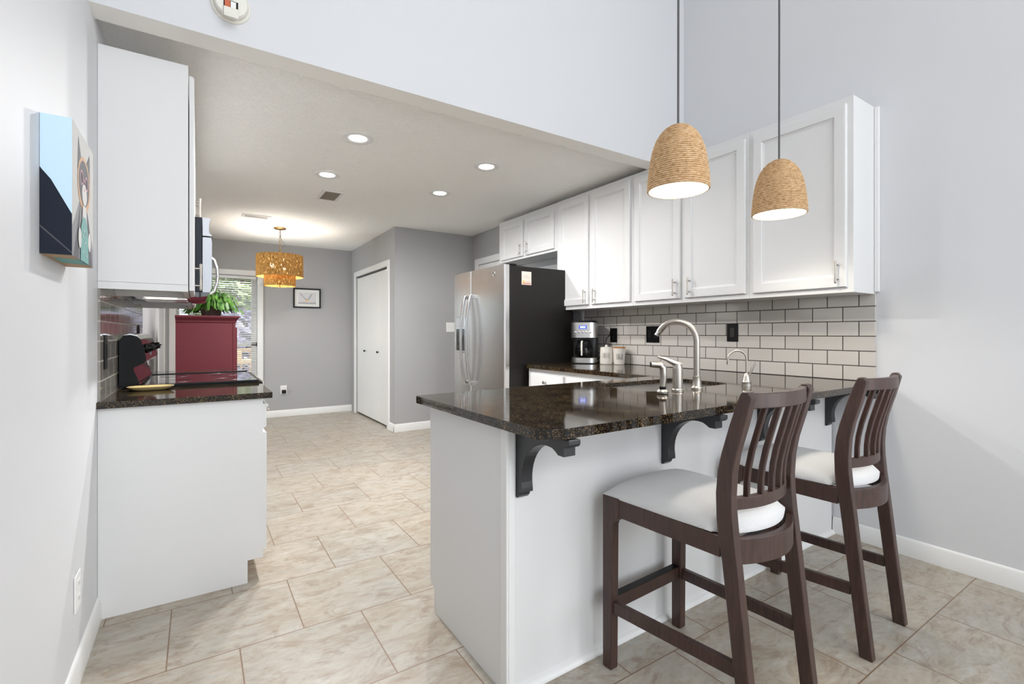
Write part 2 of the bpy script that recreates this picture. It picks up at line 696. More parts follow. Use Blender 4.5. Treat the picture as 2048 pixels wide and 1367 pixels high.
struct(MB().box(-.5, 3.4, -3.6, 7.8, -.1, 0).build('floor', FLOOR))
NY0, NY1, NZ0, NZ1 = 6.08, 7.25, .12, 2.03
w = MB()
w.box(XL - .12, XL, -3.6, NY0, 0, 4.7).box(XL - .12, XL, NY1, YFAR + .12, 0, 4.7)
w.box(XL - .12, XL, NY0, NY1, 0, NZ0).box(XL - .12, XL, NY0, NY1, NZ1, 4.7)
struct(w.build('wall_left', WALL))
struct(MB().box(XR, XR + .12, -3.6, 4.75, 0, 4.7).build('wall_right', WALL))
w = MB()
w.box(3.073, 3.335, 4.75, 4.88, 0, 2.7).box(3.073, 3.335, 5.50, 5.67, 0, 2.7).box(3.073, 3.335, 4.88, 5.50, 2.09, 2.7)
struct(w.build('wall_passage', WALLK))
struct(MB().box(2.005, 3.335, 5.67, 5.78, 0, 2.7).build('wall_closet_front', WALLK))
w = MB()
w.box(2.005, 2.105, 5.78, 5.925, 0, 2.7).box(2.005, 2.105, 7.365, 7.62, 0, 2.7).box(2.005, 2.105, 5.925, 7.365, 2.045, 2.7)
struct(w.build('wall_closet_side', WALLK))
WX0, WX1, WZ0, WZ1 = -.235, .705, .36, 2.0
w = MB()
w.box(XL - .12, WX0, YFAR, YFAR + .12, 0, 2.7).box(WX1, 3.335, YFAR, YFAR + .12, 0, 2.7)
w.box(WX0, WX1, YFAR, YFAR + .12, 0, WZ0).box(WX0, WX1, YFAR, YFAR + .12, WZ1, 2.7)
struct(w.build('wall_far', WALLK))
HZ, HY0, HY1 = 2.478, 2.44, 2.567
m_ = MB()
m_.box(XL, XR, HY0, HY1, HZ, 4.7)
m_.m = [1 if k == 0 else 0 for k in range(6)]
struct(m_.build('wall_header', [WALL, OFFW]))
c_ = MB()
ys = (HY1, YFAR + .12)
c_.add([(x, y, ceil_z(y) + dz) for dz in (0, .1) for y in ys for x in (XL, 3.335)],
       [[0, 2, 3, 1], [4, 5, 7, 6], [0, 1, 5, 4], [2, 6, 7, 3], [0, 4, 6, 2], [1, 3, 7, 5]])
struct(c_.build('ceiling', CEIL))
struct(MB().box(-.5, 3.4, -3.6, HY1, 4.7, 4.8).build('ceiling_dining', OFFW))
w = MB()
w.box(-.47, -.35, -3.72, -3.6, 0, 4.8)
w.box(-.5, 3.4, -3.72, -3.6, 0, .4).box(-.5, 3.4, -3.72, -3.6, 3.05, 3.3).box(-.5, 3.4, -3.72, -3.6, 4.3, 4.8)
w.box(2.95, 3.4, -3.72, -3.6, .4, 4.3).box(-.5, -.45, -3.72, -3.6, .4, 4.3)
struct(w.build('wall_back', WALL))


def baseboard(name, pts, nrm, h=.095, t=.014):
    """moulded board along a straight run; nrm points into the room"""
    p0, p1 = Vector(pts[0]), Vector(pts[1])
    n = Vector(nrm)
    prof = [(0, 0), (t, 0), (t, h * .72), (t * .75, h * .8), (t * .7, h * .88), (t * .35, h * .97), (0, h)]
    b = MB()
    b.loft([[(q.x + n.x * a, q.y + n.y * a, z) for a, z in prof] for q in (p0, p1)])
    return struct(b.build(name, TRIM, smooth=50))


baseboard('baseboard_left', ((XL, -3.6), (XL, 2.632)), (1, 0))
baseboard('baseboard_right', ((XR, -3.6), (XR, 1.37)), (-1, 0))
baseboard('baseboard_far', ((.60, YFAR), (2.005, YFAR)), (0, -1))
baseboard('baseboard_closet_front', ((1.991, 5.67), (3.073, 5.67)), (0, -1))
baseboard('baseboard_closet_side', ((2.005, 5.6561), (2.005, 5.858)), (-1, 0))


def casing(name, frame, nrm_axis, pos, d, w_, t=.016, bottom=False):
    """flat moulded casing around an opening; frame=(a0,a1,z0,z1) of the opening"""
    a0, a1, z0, z1 = frame
    b = MB()
    rs = []
    for k in ((0, 0), (0, t * .7), (.012, t), (w_ - .006, t), (w_, t * .5), (w_, 0)):
        i, h = k
        if bottom:
            pts = [(a0 - i, z0 - i), (a1 + i, z0 - i), (a1 + i, z1 + i), (a0 - i, z1 + i)]
        else:
            pts = [(a0 - i, z0), (a1 + i, z0), (a1 + i, z1 + i), (a0 - i, z1 + i)]
        if nrm_axis == 'x':
            rs.append([(pos + d * h, a, z) for a, z in pts])
        else:
            rs.append([(a, pos + d * h, z) for a, z in pts])
    n = 4
    v = [p for r in rs for p in r]
    f = []
    segs = range(4) if bottom else (1, 2, 3)
    for k in range(len(rs) - 1):
        for i in segs:
            j = (i + 1) % 4
            f.append([k * n + i, k * n + j, (k + 1) * n + j, (k + 1) * n + i])
    b.add(v, f)
    return struct(b.build(name, TRIM))


casing('trim_1', (5.925, 7.365, 0, 2.045), 'x', 2.005, -1, .075)
casing('trim_2', (WX0, WX1, WZ0, WZ1), 'y', YFAR, -1, .075, bottom=True)
casing('trim_5', (NY0, NY1, NZ0, NZ1), 'x', XL, 1, .075, bottom=True)
casing('trim_3', (4.88, 5.50, 0, 2.09), 'x', 3.073, -1, .08)
d1 = MB()
d1.rings((3.11, 5.495, .01), (0, -1, 0), (0, 0, 1), (-1, 0, 0), .61, 2.07, [(0, 0), (0, .035), (.11, .035), (.118, .028), (.13, .028), (.14, .033)])
struct(d1.build('door_1', TRIM))

# far window: frame, sash, glass
wn = MB()
for a, b, z0, z1 in ((WX0, WX0 + .035, WZ0, WZ1), (WX1 - .07, WX1, WZ0, WZ1), (WX0, WX1, WZ0, WZ0 + .04), (WX0, WX1, WZ1 - .04, WZ1), (WX0, WX1, 1.015, 1.065)):
    wn.box(a, b, YFAR + .045, YFAR + .085, z0, z1)
win = struct(wn.build('window_1', TRIM))
MB().box(WX0 + .03, WX1 - .03, YFAR + .064, YFAR + .068, WZ0 + .03, WZ1 - .03).build('glass', GLASS, win)
wn = MB()
for a, b, z0, z1 in ((NY0, NY0 + .05, NZ0, NZ1), (NY1 - .05, NY1, NZ0, NZ1), (NY0, NY1, NZ0, NZ0 + .06), (NY0, NY1, NZ1 - .05, NZ1), (6.64, 6.69, NZ0, NZ1)):
    wn.box(XL - .09, XL - .04, a, b, z0, z1)
win3 = struct(wn.build('window_3', TRIM))
MB().box(XL - .067, XL - .063, NY0 + .04, NY1 - .04, NZ0 + .05, NZ1 - .04).build('glass', GLASS, win3)
wn = MB()
for x in (-.45, .65, 1.75, 2.87):
    wn.box(x, x + .08, -3.70, -3.62, .4, 4.3)
for z in (.4, 2.97, 3.3, 4.22):
    wn.box(-.45, 2.95, -3.69, -3.63, z, z + .08)
struct(wn.build('window_2', TRIM))

# blinds
bl = thing('window_blinds', 'white slatted blinds hanging open over the far window', 'blinds', (.235, YFAR + .02, 2.0))
MB().box(WX0 + .01, WX1 - .01, YFAR + .004, YFAR + .04, 1.955, 1.995).build('headrail', TRIM, bl, bevel=.003)
sl = MB()
z = 1.935
while z > .42:
    sl.add([(x, YFAR + .022 + dy, z + dz + dt) for x in (WX0 + .015, WX1 - .015) for dy, dz in ((-.012, -.006), (0, .001), (.012, .006)) for dt in (0, .0012)],
           [[0, 2, 8, 6], [2, 4, 10, 8], [1, 7, 9, 3], [3, 9, 11, 5], [0, 6, 7, 1], [4, 5, 11, 10], [0, 1, 3, 2], [2, 3, 5, 4], [6, 8, 9, 7], [8, 10, 11, 9]])
    z -= .0295
so = sl.build('slats', TRIM, bl)
so['kind'] = 'stuff'
MB().box(WX0 + .015, WX1 - .015, YFAR + .012, YFAR + .034, .395, .415).build('bottom_rail', TRIM, bl)
for x in (WX0 + .15, WX1 - .15):
    MB().tube([(x, YFAR + .009, 1.96), (x, YFAR + .009, .41)], .0016, 6).build('ladder_cord', TRIM, bl)

# ------------------------------------------------------------------ garden beyond the far window
GRASS = leaf_mat('lawn', rgb(96, 120, 60), rgb(140, 158, 92))
DECKM = mat('weathered_deck_boards', rgb(190, 160, 128), .7, bump=(30, .4))
FENCE = mat('weathered_fence', rgb(150, 142, 150), .8, bump=(30, .4))
TREE1 = leaf_mat('tree_leaves', rgb(118, 136, 92), rgb(190, 202, 150))
TREE2 = leaf_mat('purple_tree_leaves', rgb(120, 112, 142), rgb(172, 164, 190))
BARK = mat('bark', rgb(96, 78, 64), .9)
g = MB().box(-9, 10, 7.9, 26, -.9, -.75).build('lawn', GRASS)
g['kind'] = 'stuff'
tag(g, 'green lawn of the garden seen through the far blinds', 'lawn')
dk = thing('deck', 'weathered tan wooden deck outside the far window', 'deck', (.5, 9.2, -.75))
dm = MB()
for k in range(20):
    dm.box(-1.6, 2.6, 7.9 + k * .14, 8.035 + k * .14, -.14, -.1)
dm.build('boards', DECKM, dk)
for x in (-1.5, .5, 2.5):
    MB().box(x - .05, x + .05, 10.5, 10.6, -.75, .85).build('post', DECKM, dk)
MB().box(-1.6, 2.6, 10.48, 10.62, .85, .9).build('rail', DECKM, dk)
MB().box(-1.6, 2.6, 10.53, 10.57, .05, .1).build('rail', DECKM, dk)
for k in range(26):
    x = -1.5 + k * .157
    MB().box(x - .017, x + .017, 10.53, 10.565, .1, .85).build('baluster', DECKM, dk)
tb = thing('patio_table', 'tan wooden patio table on the deck outside the far window', 'table', (.35, 9.3, -.1))
MB().box(-.45, 1.25, 8.95, 9.75, .70, .74).build('tabletop', DECKM, tb)
for x in (-.38, 1.18):
    for y in (9.02, 9.68):
        MB().box(x - .035, x + .035, y - .035, y + .035, -.1, .70).build('leg', DECKM, tb)
cr = MB().box(.30, .62, 9.2, 9.45, .74, .90).build('planter_box', DECKM, loc=(.46, 9.3, .74))
tag(cr, 'small tan wooden planter box on the patio table', 'planter')
fm = MB()
for k in range(60):
    x = -5 + k * .2
    fm.box(x, x + .185, 17.0, 17.03, -.75, 1.15)
fm.box(-5, 7, 17.03, 17.08, -.3, -.2).box(-5, 7, 17.03, 17.08, .7, .8)
fo = fm.build('garden_fence', FENCE, loc=(1, 17, -.75))
tag(fo, 'grey wooden board fence at the end of the garden', 'fence')


def tree(name, label, x, y, h, r, m, n, cz):
    t = thing(name, label, 'tree', (x, y, -.75), None)
    MB().tube([(x, y, -.72), (x + .05, y, h * .3), (x - .04, y + .05, h * .65)], [.12, .09, .05], 8).build('trunk', BARK, t)
    f = MB()
    for _ in range(n):
        while True:
            p = Vector((random.uniform(-1, 1), random.uniform(-1, 1), random.uniform(-1, 1)))
            if .25 < p.length < 1:
                break
        c = Vector((x, y, cz)) + Vector((p.x * r, p.y * r, p.z * (h - cz)))
        a = Vector((random.gauss(0, 1), random.gauss(0, 1), random.gauss(0, 1))).normalized()
        b = a.orthogonal().normalized()
        s_ = random.uniform(.09, .2)
        f.poly([c - a * s_, c + b * s_ * .5, c + a * s_, c - b * s_ * .5])
    f.build('foliage', m, t, fix=False)


tree('garden_tree', 'tall yellow green tree behind the purplish one in the garden', 1.05, 15.3, 4.8, 1.35, TREE1, 3000, 2.5)
tree('garden_tree', 'low purplish leaved tree in the middle of the garden', .72, 12.7, 1.75, .75, TREE2, 1800, .75)
tree('garden_tree', 'bushy green tree on the left side of the garden', -2.0, 15.3, 4.4, 1.3, TREE1, 2400, 2.2)

# closet bifold doors
bf = thing('bifold_door', 'white bifold closet doors with small black knobs left of the grey wall', 'closet door', (2.03, 6.645, 0))
edges = [5.93, 6.286, 6.643, 6.647, 7.003, 7.36]
for k, (a, b) in enumerate(((5.932, 6.284), (6.287, 6.639), (6.649, 7.001), (7.004, 7.358))):
    p = MB().box(2.022, 2.05, a, b, .022, 2.02).build('door_panel', TRIM, bf, bevel=.002)
    if k in (1, 2):
        yk = 6.34 if k == 1 else 6.93
        MB().lathe([(.004, 0), (.006, .012), (.014, .018), (.016, .026), (.011, .032), (0.001, .034)], (2.022, yk, .948), 14,
                   M=Matrix.Rotation(-pi / 2, 3, 'Y')).build('knob', BLACKP, p, smooth=40)
struct(MB().box(2.5, 2.52, 5.78, 7.62, 0, 2.6).build('wall_closet_back', DARK))  # coloured near-black to stand in for shade inside the closet

# ------------------------------------------------------------------ backsplashes
struct(MB().box(3.2, XR, 1.153, 3.60, .926, 1.421).build('trim_backsplash_right', TILE_R))
struct(MB().box(3.19, XR, 3.60, 3.63, .926, 1.421).build('trim_4', TRIM))
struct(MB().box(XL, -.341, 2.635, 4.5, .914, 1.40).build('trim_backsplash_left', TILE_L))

# ------------------------------------------------------------------ right worktop, sink and taps
ZC = .925
fy = lambda x: 1.075 + .016 * (x - .85)
outer = round_poly([(.812, fy(.812)), (XR - .002, fy(XR)), (XR - .002, 3.515), (2.435, 3.515), (2.435, 2.092), (.803, 2.012)],
                   [.075, 0, 0, .03, .012, .02])
SX0, SX1, SY0, SY1 = 1.766, 2.450, 1.526, 1.926
hole = round_poly([(SX0, SY0), (SX1, SY0 + .02), (SX1, SY1), (SX0, SY1)], [.08, .08, .05, .05], 6)
ct = slab('countertop', outer, [hole], ZC - .02, ZC, GRANITE, bevel=.004, loc=(2.0, 1.6, ZC - .031))
inner = [(.86, 1.125), (3.165, 1.16), (3.165, 3.465), (2.485, 3.465), (2.485, 2.045), (.855, 1.962)]
sk_ = slab('skirt', outer, [inner], ZC - .031, ZC - .0195, GRANITE, loc=(2.0, 1.6, ZC - .031))
bm = bmesh.new()
bm.from_mesh(ct.data)
bm.from_mesh(sk_.data)
bm.to_mesh(ct.data)
bm.free()
D.objects.remove(sk_)
tag(ct, 'dark speckled granite worktop of the breakfast bar with sink cut-out', 'countertop')
sk = thing('kitchen_sink', 'stainless steel undermount sink set in the granite bar top', 'sink', (2.1, 1.72, .70))
b_ = MB()
hr = lambda z, s: [(2.108 + (x - 2.108) * s, 1.726 + (y - 1.726) * s, z) for x, y in hole]
b_.loft([hr(.9045, 1.05), hr(.9045, .995), hr(.885, .99), hr(.74, .95), hr(.718, .90), hr(.712, .80), hr(.708, .1)], caps=True)
b_.build('bowl', STEELD, sk, smooth=50)
MB().lathe([(.045, .7125), (.045, .716), (.03, .716), (.026, .7115), (.002, .7115)], (2.2, 1.75, 0), 20).build('drain', CHROME, sk, smooth=30)


def tap_base(c, prof, name, parent, mtl=NICKEL):
    return MB().lathe(prof, c, 24).build(name, mtl, parent, smooth=35)


# main spout
fx, fyy = 2.06, 1.487
ft = thing('kitchen_faucet', 'tall brushed nickel gooseneck faucet spout behind the sink', 'faucet', (fx, fyy, ZC))
tap_base((fx, fyy, ZC), [(.029, 0), (.029, .008), (.024, .012), (.021, .018), (.020, .055), (.0205, .062), (.016, .064), (.0155, .07)], 'base', ft)
sp_dir = Vector((-.42, .907, 0)).normalized()
R_ = .098
path = [Vector((fx, fyy, ZC + .06)), Vector((fx, fyy, ZC + .14)), Vector((fx, fyy, ZC + .235))]
zt = ZC + .235
for k in range(1, 15):
    a = pi - (pi * .84) * k / 14
    path.append(Vector((fx, fyy, zt)) + sp_dir * (R_ + R_ * math.cos(a)) + Vector((0, 0, R_ * math.sin(a))))
MB().tube(path, .0152, 16).build('spout', NICKEL, ft, smooth=60)
t_ = (path[-1] - path[-2]).normalized()
MB().tube([path[-1] - t_ * .002, path[-1] + t_ * .022], .0128, 14).build('aerator', CHROME, ft, smooth=40)
# lever
lx, ly = 1.915, 1.487
lv = thing('faucet_lever', 'brushed nickel mixer lever on the granite left of the gooseneck faucet', 'faucet handle', (lx, ly, ZC))
tap_base((lx, ly, ZC), [(.028, 0), (.028, .008), (.0245, .012), (.0235, .105), (.0225, .112), (.018, .128), (.004, .134)], 'body', lv)
ld = Vector((-.88, .47, 0)).normalized()
P0 = Vector((lx, ly, ZC + .122))
MB().tube([P0 - ld * .012, P0 + ld * .02 + Vector((0, 0, .012)), P0 + ld * .06 + Vector((0, 0, .030)), P0 + ld * .10 + Vector((0, 0, .042))],
          [.014, .013, .0085, .005], 12).build('handle', NICKEL, lv, smooth=60)
# sprayer
sx, sy = 1.765, 1.452
sr = thing('side_sprayer', 'brushed nickel side sprayer standing at the left end of the taps', 'sprayer', (sx, sy, ZC))
tap_base((sx, sy, ZC), [(.018, 0), (.026, .003), (.027, .012), (.022, .018), (.018, .021)], 'base', sr)
tap_base((sx, sy, ZC), [(.0145, .02), (.0145, .034)], 'collar', sr, BLACKP)
sdir = Vector((-.80, .6, 0)).normalized()
q = Vector((sx, sy, ZC))
MB().tube([q + Vector((0, 0, .033)), q + Vector((0, 0, .08)) - sdir * .004, q + Vector((0, 0, .118)) - sdir * .002,
           q + Vector((0, 0, .131)) + sdir * .012, q + Vector((0, 0, .133)) + sdir * .052], [.0135, .015, .0165, .0155, .0135], 14).build('spray_head', NICKEL, sr, smooth=60)
MB().tube([q + Vector((0, 0, .133)) + sdir * .052, q + Vector((0, 0, .133)) + sdir * .055], .0118, 14).build('nozzle', BLACKP, sr)
# small water tap
wx, wy = 2.394, 1.43
wt = thing('filtered_water_tap', 'small curved nickel water tap standing right of the sink', 'faucet', (wx, wy, ZC))
tap_base((wx, wy, ZC), [(.024, 0), (.024, .008), (.022, .018), (.0235, .022), (.0205, .028), (.0155, .052), (.0095, .066), (.007, .068)], 'base', wt)
wd = Vector((-.80, .60, 0)).normalized()
path = [Vector((wx, wy, ZC + .06)), Vector((wx, wy, ZC + .14))]
for k in range(1, 13):
    a = pi - pi * k / 12
    path.append(Vector((wx, wy, ZC + .14)) + wd * (.047 + .047 * math.cos(a)) + Vector((0, 0, .045 * math.sin(a))))
path.append(path[-1] + Vector((0, 0, -.012)))
MB().tube(path, .0052, 12).build('spout', NICKEL, wt, smooth=60)
MB().tube([path[-1], path[-1] + Vector((0, 0, -.016))], .0075, 12).build('outlet_tip', NICKEL, wt, smooth=40)
MB().tube([(wx + .010, wy - .008, ZC + .05), (wx + .020, wy - .016, ZC + .085), (wx + .031, wy - .024, ZC + .125)], [.004, .0065, .0075], 10).build('lever', NICKEL, wt, smooth=60)

# ------------------------------------------------------------------ peninsula cabinet
pn = thing('peninsula_cabinet', 'white breakfast bar base under the dark granite worktop', 'cabinet', (2.0, 1.66, 0))
py = lambda x: 1.337 + .016 * (x - .87)
CT0 = ZC - .032
b_ = MB()
# open topped carcass
v = [(.872, py(.872), 0), (3.2, py(3.2), 0), (3.2, 1.965, .1), (.872, 1.965, .1)]
b_.add([(.872, py(.872), .0), (3.2, py(3.2), .0), (3.2, 1.96, .0), (.872, 1.96, .0),
        (.872, py(.872), CT0), (3.2, py(3.2), CT0), (3.2, 1.96, CT0), (.872, 1.96, CT0)],
       [[0, 1, 5, 4], [1, 2, 6, 5], [2, 3, 7, 6], [3, 0, 4, 7]])
b_.build('carcass', WHITE, pn)
ep = MB()
ep.prism([(py(.855) + .03, 0), (1.905, 0), (1.908, .085), (1.93, .105), (1.962, .115), (1.962, CT0), (py(.855) + .03, CT0)], YZ, .855, .872)
ep.build('end_panel', WHITE, pn)
MB().box(.850, .887, py(.87) - .004, py(.87) + .036, .001, CT0).build('corner_post', TRIM, pn, bevel=.004)
MB().box(.858, .879, py(.88) - .0065, py(.88) - .003, .03, CT0 - .01).build('post_bead', TRIM, pn)
qr = MB()
prof = [(0, 0)] + [(.020 * math.cos(a * pi / 12), .020 * math.sin(a * pi / 12)) for a in range(0, 7)]
qr.loft([[(x, py(x) - a, z) for a, z in prof] for x in (.888, 3.2)])
qr.build('quarter_round', TRIM, pn, smooth=40)
for k in range(3):
    x0 = .875 + k * .52
    dd = MB()
    dd.rings((x0, 1.962, .12), (1, 0, 0), (0, 0, 1), (0, 1, 0), .5, CT0 - .14, [(0, 0), (0, .016), (.004, .02), (.055, .02), (.06, .014), (.07, .012)])
    dd.build('door', WHITE, pn)


def corbel(x, label):
    c = MB()
    y0 = py(x) - .0004
    zt_ = CT0 - .001
    pr = [(0, 0), (-.275, 0), (-.275, -.014), (-.268, -.022), (-.252, -.024), (-.252, -.052), (-.225, -.052)]
    pr += [(-.211, -.043)]
    # big quarter sweep from the arm down to the foot
    sw = []
    for k in range(15):
        a = math.radians(100 - 112 * k / 14)
        sw.append((-.172 + .138 * math.cos(a), -.172 + .138 * math.sin(a)))
    pr = pr + sw + [(-.038, -.215), (-.022, -.215), (-.020, -.228), (-.010, -.238), (0, -.238)]
    c.prism(pr, lambda a, b, w: (w, y0 + a, zt_ + b), x, x + .045)
    o = c.build('corbel', CORBEL, loc=(x + .022, y0, zt_ - .12), bevel=.002)
    return tag(o, label, 'bracket', 'charcoal corbels under the bar top')


corbel(.888, 'charcoal curved corbel at the open end of the breakfast bar')
corbel(1.630, 'charcoal curved corbel left of the nearer stool back')
corbel(2.372, 'charcoal curved corbel seen through the nearer stool back')
corbel(3.110, 'charcoal curved corbel beside the right wall behind the farther stool')


def bar_pull(parent, c, axis, n, L=.105, off=.028, m=NICKEL):
    """handle: bar along axis, standing off along n"""
    c, a, n = Vector(c), Vector(axis), Vector(n)
    h = MB()
    h.tube([c + n * off - a * L * .6, c + n * off - a * L * .58, c + n * off - a * L * .5, c + n * off, c + n * off + a * L * .5, c + n * off + a * L * .58, c + n * off + a * L * .6],
           [.003, .0055, .0058, .0042, .0058, .0055, .003], 10)
    for s_ in (-1, 1):
        h.tube([c + a * s_ * L * .38, c + n * off + a * s_ * L * .38], [.0045, .0035], 8)
    return h.build('handle', m, parent, smooth=50)


# far base cabinet on the right wall
rb = thing('base_cabinet', 'white base cabinet with knobbed drawers between fridge and bar', 'cabinet', (2.8, 2.75, 0))
MB().box(2.468, 3.2, 2.0, 3.50, .1, CT0).build('carcass', WHITE, rb)
MB().box(2.53, 3.2, 2.0, 3.49, 0, .1).build('toe_kick', WHITE, rb)
for y0, y1 in ((3.005, 3.455), (2.52, 2.965), (2.06, 2.48)):
    dr = MB()
    dr.rings((2.468, y1, .725), (0, -1, 0), (0, 0, 1), (-1, 0, 0), y1 - y0, .125, [(0, 0), (0, .014), (.006, .019), (.01, .019)])
    d_ = dr.build('drawer', WHITE, rb)
    MB().lathe([(.006, 0), (.005, .012), (.013, .017), (.0155, .023), (.012, .029), (.001, .031)], (2.449, (y0 + y1) / 2, .787), 16,
               M=Matrix.Rotation(-pi / 2, 3, 'Y')).build('knob', NICKEL, d_, smooth=40)
    dd = MB()
    dd.rings((2.468, y1, .125), (0, -1, 0), (0, 0, 1), (-1, 0, 0), y1 - y0, .575, [(0, 0), (0, .016), (.004, .02), (.055, .02), (.06, .014), (.07, .012)])
    dd.build('door', WHITE, rb)

# ------------------------------------------------------------------ right upper cabinets
DOORSPEC = [(0, 0), (0, .012), (.003, .018), (.012, .019), (.056, .019), (.060, .012), (.068, .010), (.071, .008)]
XF = 2.940


def upper(name, label, y0, y1, z0, z1, doors, dz0, dz1, handles, hz):
    t = thing(name, label, 'cabinet', ((XF + XR) / 2, (y0 + y1) / 2, z0))
    MB().box(XF, XR - .001, y0 + .0005, y1 - .0005, z0, z1).build('carcass', WHITE, t, bevel=.0012)
    for (a, b), hy in zip(doors, handles):
        d = MB()
        d.rings((XF, b, dz0), (0, -1, 0), (0, 0, 1), (-1, 0, 0), b - a, dz1 - dz0, DOORSPEC)
        o = d.build('door', WHITE, t)
        bar_pull(o, (XF - .017, hy, hz), (0, 0, 1), (-1, 0, 0), .103)
    return t


GRP = None
upper('wall_cabinet', 'short white two-door wall cabinet above the fridge', 3.69, 4.767, 2.005, 2.474, [(3.729, 4.219), (4.266, 4.704)], 2.03, 2.425, (4.178, 4.308), 2.108)
upper('wall_cabinet', 'white two-door wall cabinet above the coffee maker', 2.712, 3.69, 1.421, 2.476, [(2.735, 3.196), (3.231, 3.655)], 1.456, 2.44, (3.142, 3.268), 1.534)
upper('wall_cabinet', 'white two-door wall cabinet behind the left rope pendant', 1.735, 2.712, 1.421, 2.476, [(1.757, 2.215), (2.253, 2.690)], 1.452, 2.44, (2.168, 2.294), 1.533)
t = upper('wall_cabinet', 'white single-door wall cabinet at the near end of the right run', 1.155, 1.735, 1.421, 2.476, [(1.186, 1.707)], 1.45, 2.44, (1.225,), 1.532)
MB().box(3.193, XR - .001, 1.132, 1.1545, 1.432, 2.472).build('side_trim', TRIM, t, bevel=.003)

# ------------------------------------------------------------------ fridge
FY0, FY1, FS = 3.56, 4.55, 4.18
fr = thing('refrigerator', 'stainless steel side-by-side refrigerator with black sides', 'fridge', (2.65, 4.05, 0))
MB().box(2.305, 3.03, FY0, FY1, .03, 1.80).build('body', FRIDGEB, fr, bevel=.006)
MB().box(2.36, 2.98, FY0 + .05, FY1 - .05, 0, .03).build('base_grille', BLACKP, fr)


def fridge_door(y0, y1):
    pts = [(2.30, y0), (2.262, y0)]
    n = 12
    for k in range(n + 1):
        s_ = k / n
        pts.append((2.250 - .006 * (1 - (2 * s_ - 1) ** 2), y0 + .008 + (y1 - y0 - .016) * s_))
    pts += [(2.262, y1), (2.30, y1)]
    d = MB()
    d.prism(pts, XY, .09, 1.807)
    return d.build('door', STEEL, fr, smooth=30)


dn = fridge_door(FY0 + .002, FS - .002)
df = fridge_door(FS + .002, FY1 - .002)
dn['label'] = 'wider stainless fridge door with round badge'
df['label'] = 'narrower stainless freezer door with dispenser'


def fridge_handle(y, parent):
    h = MB()
    pth = []
    for k in range(13):
        s_ = k / 12
        z_ = .70 + .87 * s_
        bow = .030 + .052 * (1 - (2 * s_ - 1) ** 2) ** .8
        pth.append((2.247 - bow, y, z_))
    h.bar(pth, .020, .026, up=(0, 1, 0))
    for z_ in (.715, 1.555):
        h.box(2.212, 2.252, y - .013, y + .013, z_ - .02, z_ + .02)
    h.build('handle', HSTEEL, parent, bevel=.004, smooth=40)


HSTEEL = mat('handle_steel', rgb(196, 196, 198), .2, 1)
fridge_handle(FS - .055, dn)
fridge_handle(FS + .055, df)
dp = MB().box(2.240, 2.256, 4.295, 4.485, 1.0, 1.37)
dp.m = [0] * 6
dp.build('dispenser_frame', CHROME, df, bevel=.004)
MB().box(2.2385, 2.2405, 4.305, 4.475, 1.025, 1.245).build('dispenser_recess', BLACKG, df)
MB().box(2.236, 2.2405, 4.305, 4.475, 1.255, 1.36).build('control_panel', STEEL, df, bevel=.002)
MB().box(2.215, 2.2405, 4.305, 4.475, 1.005, 1.02).build('drip_tray', CHROME, df, bevel=.002)
bd = MB()
bd.tube([(2.2435, 3.735 + .020 * math.cos(a), 1.735 + .020 * math.sin(a)) for a in [2 * pi * k / 24 for k in range(25)]], .0022, 6)
bd.tube([(2.2435, 3.735 + .011 * math.cos(a), 1.735 + .011 * math.sin(a)) for a in [.6 + 4.6 * k / 16 for k in range(17)]], .0016, 6)
bd.tube([(2.2435, 3.727 + .016 * k / 6, 1.733 + .004 * math.sin(k)) for k in range(7)], .0014, 6)
bd.build('badge', CHROME, dn)
for y in (FY0 + .03, FY1 - .04):
    MB().box(2.27, 2.38, y - .025, y + .03, 1.8005, 1.817).build('hinge_cover', BLACKP, fr, bevel=.004)
nt = MB()
nt.box(2.43, 2.535, FY0 - .0025, FY0 - .0005, 1.635, 1.755)
nt.m = [0] * 6
for k, (a, b, c0, c1, mm) in enumerate(((2.437, 2.528, 1.640, 1.655, 1), (2.440, 2.462, 1.655, 1.672, 2), (2.475, 2.52, 1.662, 1.666, 3), (2.445, 2.52, 1.70, 1.703, 3), (2.445, 2.50, 1.715, 1.718, 3))):
    nt.add([(a, FY0 - .0028, c0), (b, FY0 - .0028, c0), (b, FY0 - .0028, c1), (a, FY0 - .0028, c1)], [[0, 1, 2, 3]], mm)
o = nt.build('paper_note', [mat('note_paper', rgb(232, 222, 210), .7), mat('note_pink', rgb(214, 160, 140), .7), mat('note_yellow', rgb(236, 200, 90), .7), mat('note_ink', rgb(190, 170, 160), .7)], loc=(2.48, FY0, 1.635))
tag(o, 'small square paper note stuck on the black fridge side', 'note')

# ------------------------------------------------------------------ coffee corner
cm = thing('coffee_maker', 'stainless drip coffee maker with glass carafe beside the fridge', 'coffee maker', (3.03, 3.36, ZC))
LCD = mat('lcd_blue', rgb(40, 70, 190), .2, emit=rgb(50, 84, 230), es=.8)
LCDT = mat('lcd_digits', rgb(220, 230, 255), .2, emit=rgb(220, 230, 255), es=2)
DARKG = mat('dark_grey_plastic', rgb(40, 40, 42), .35)


def rrect(w, d, r, z, cy=0, n=5):
    return [(x, y + cy, z) for x, y in round_poly([(-w / 2, -d / 2), (w / 2, -d / 2), (w / 2, d / 2), (-w / 2, d / 2)], r, n)]


def lbuild(mb, name, m, parent, M, **k):
    mb.v = [tuple(M @ Vector(p)) for p in mb.v]
    return mb.build(name, m, parent, **k)


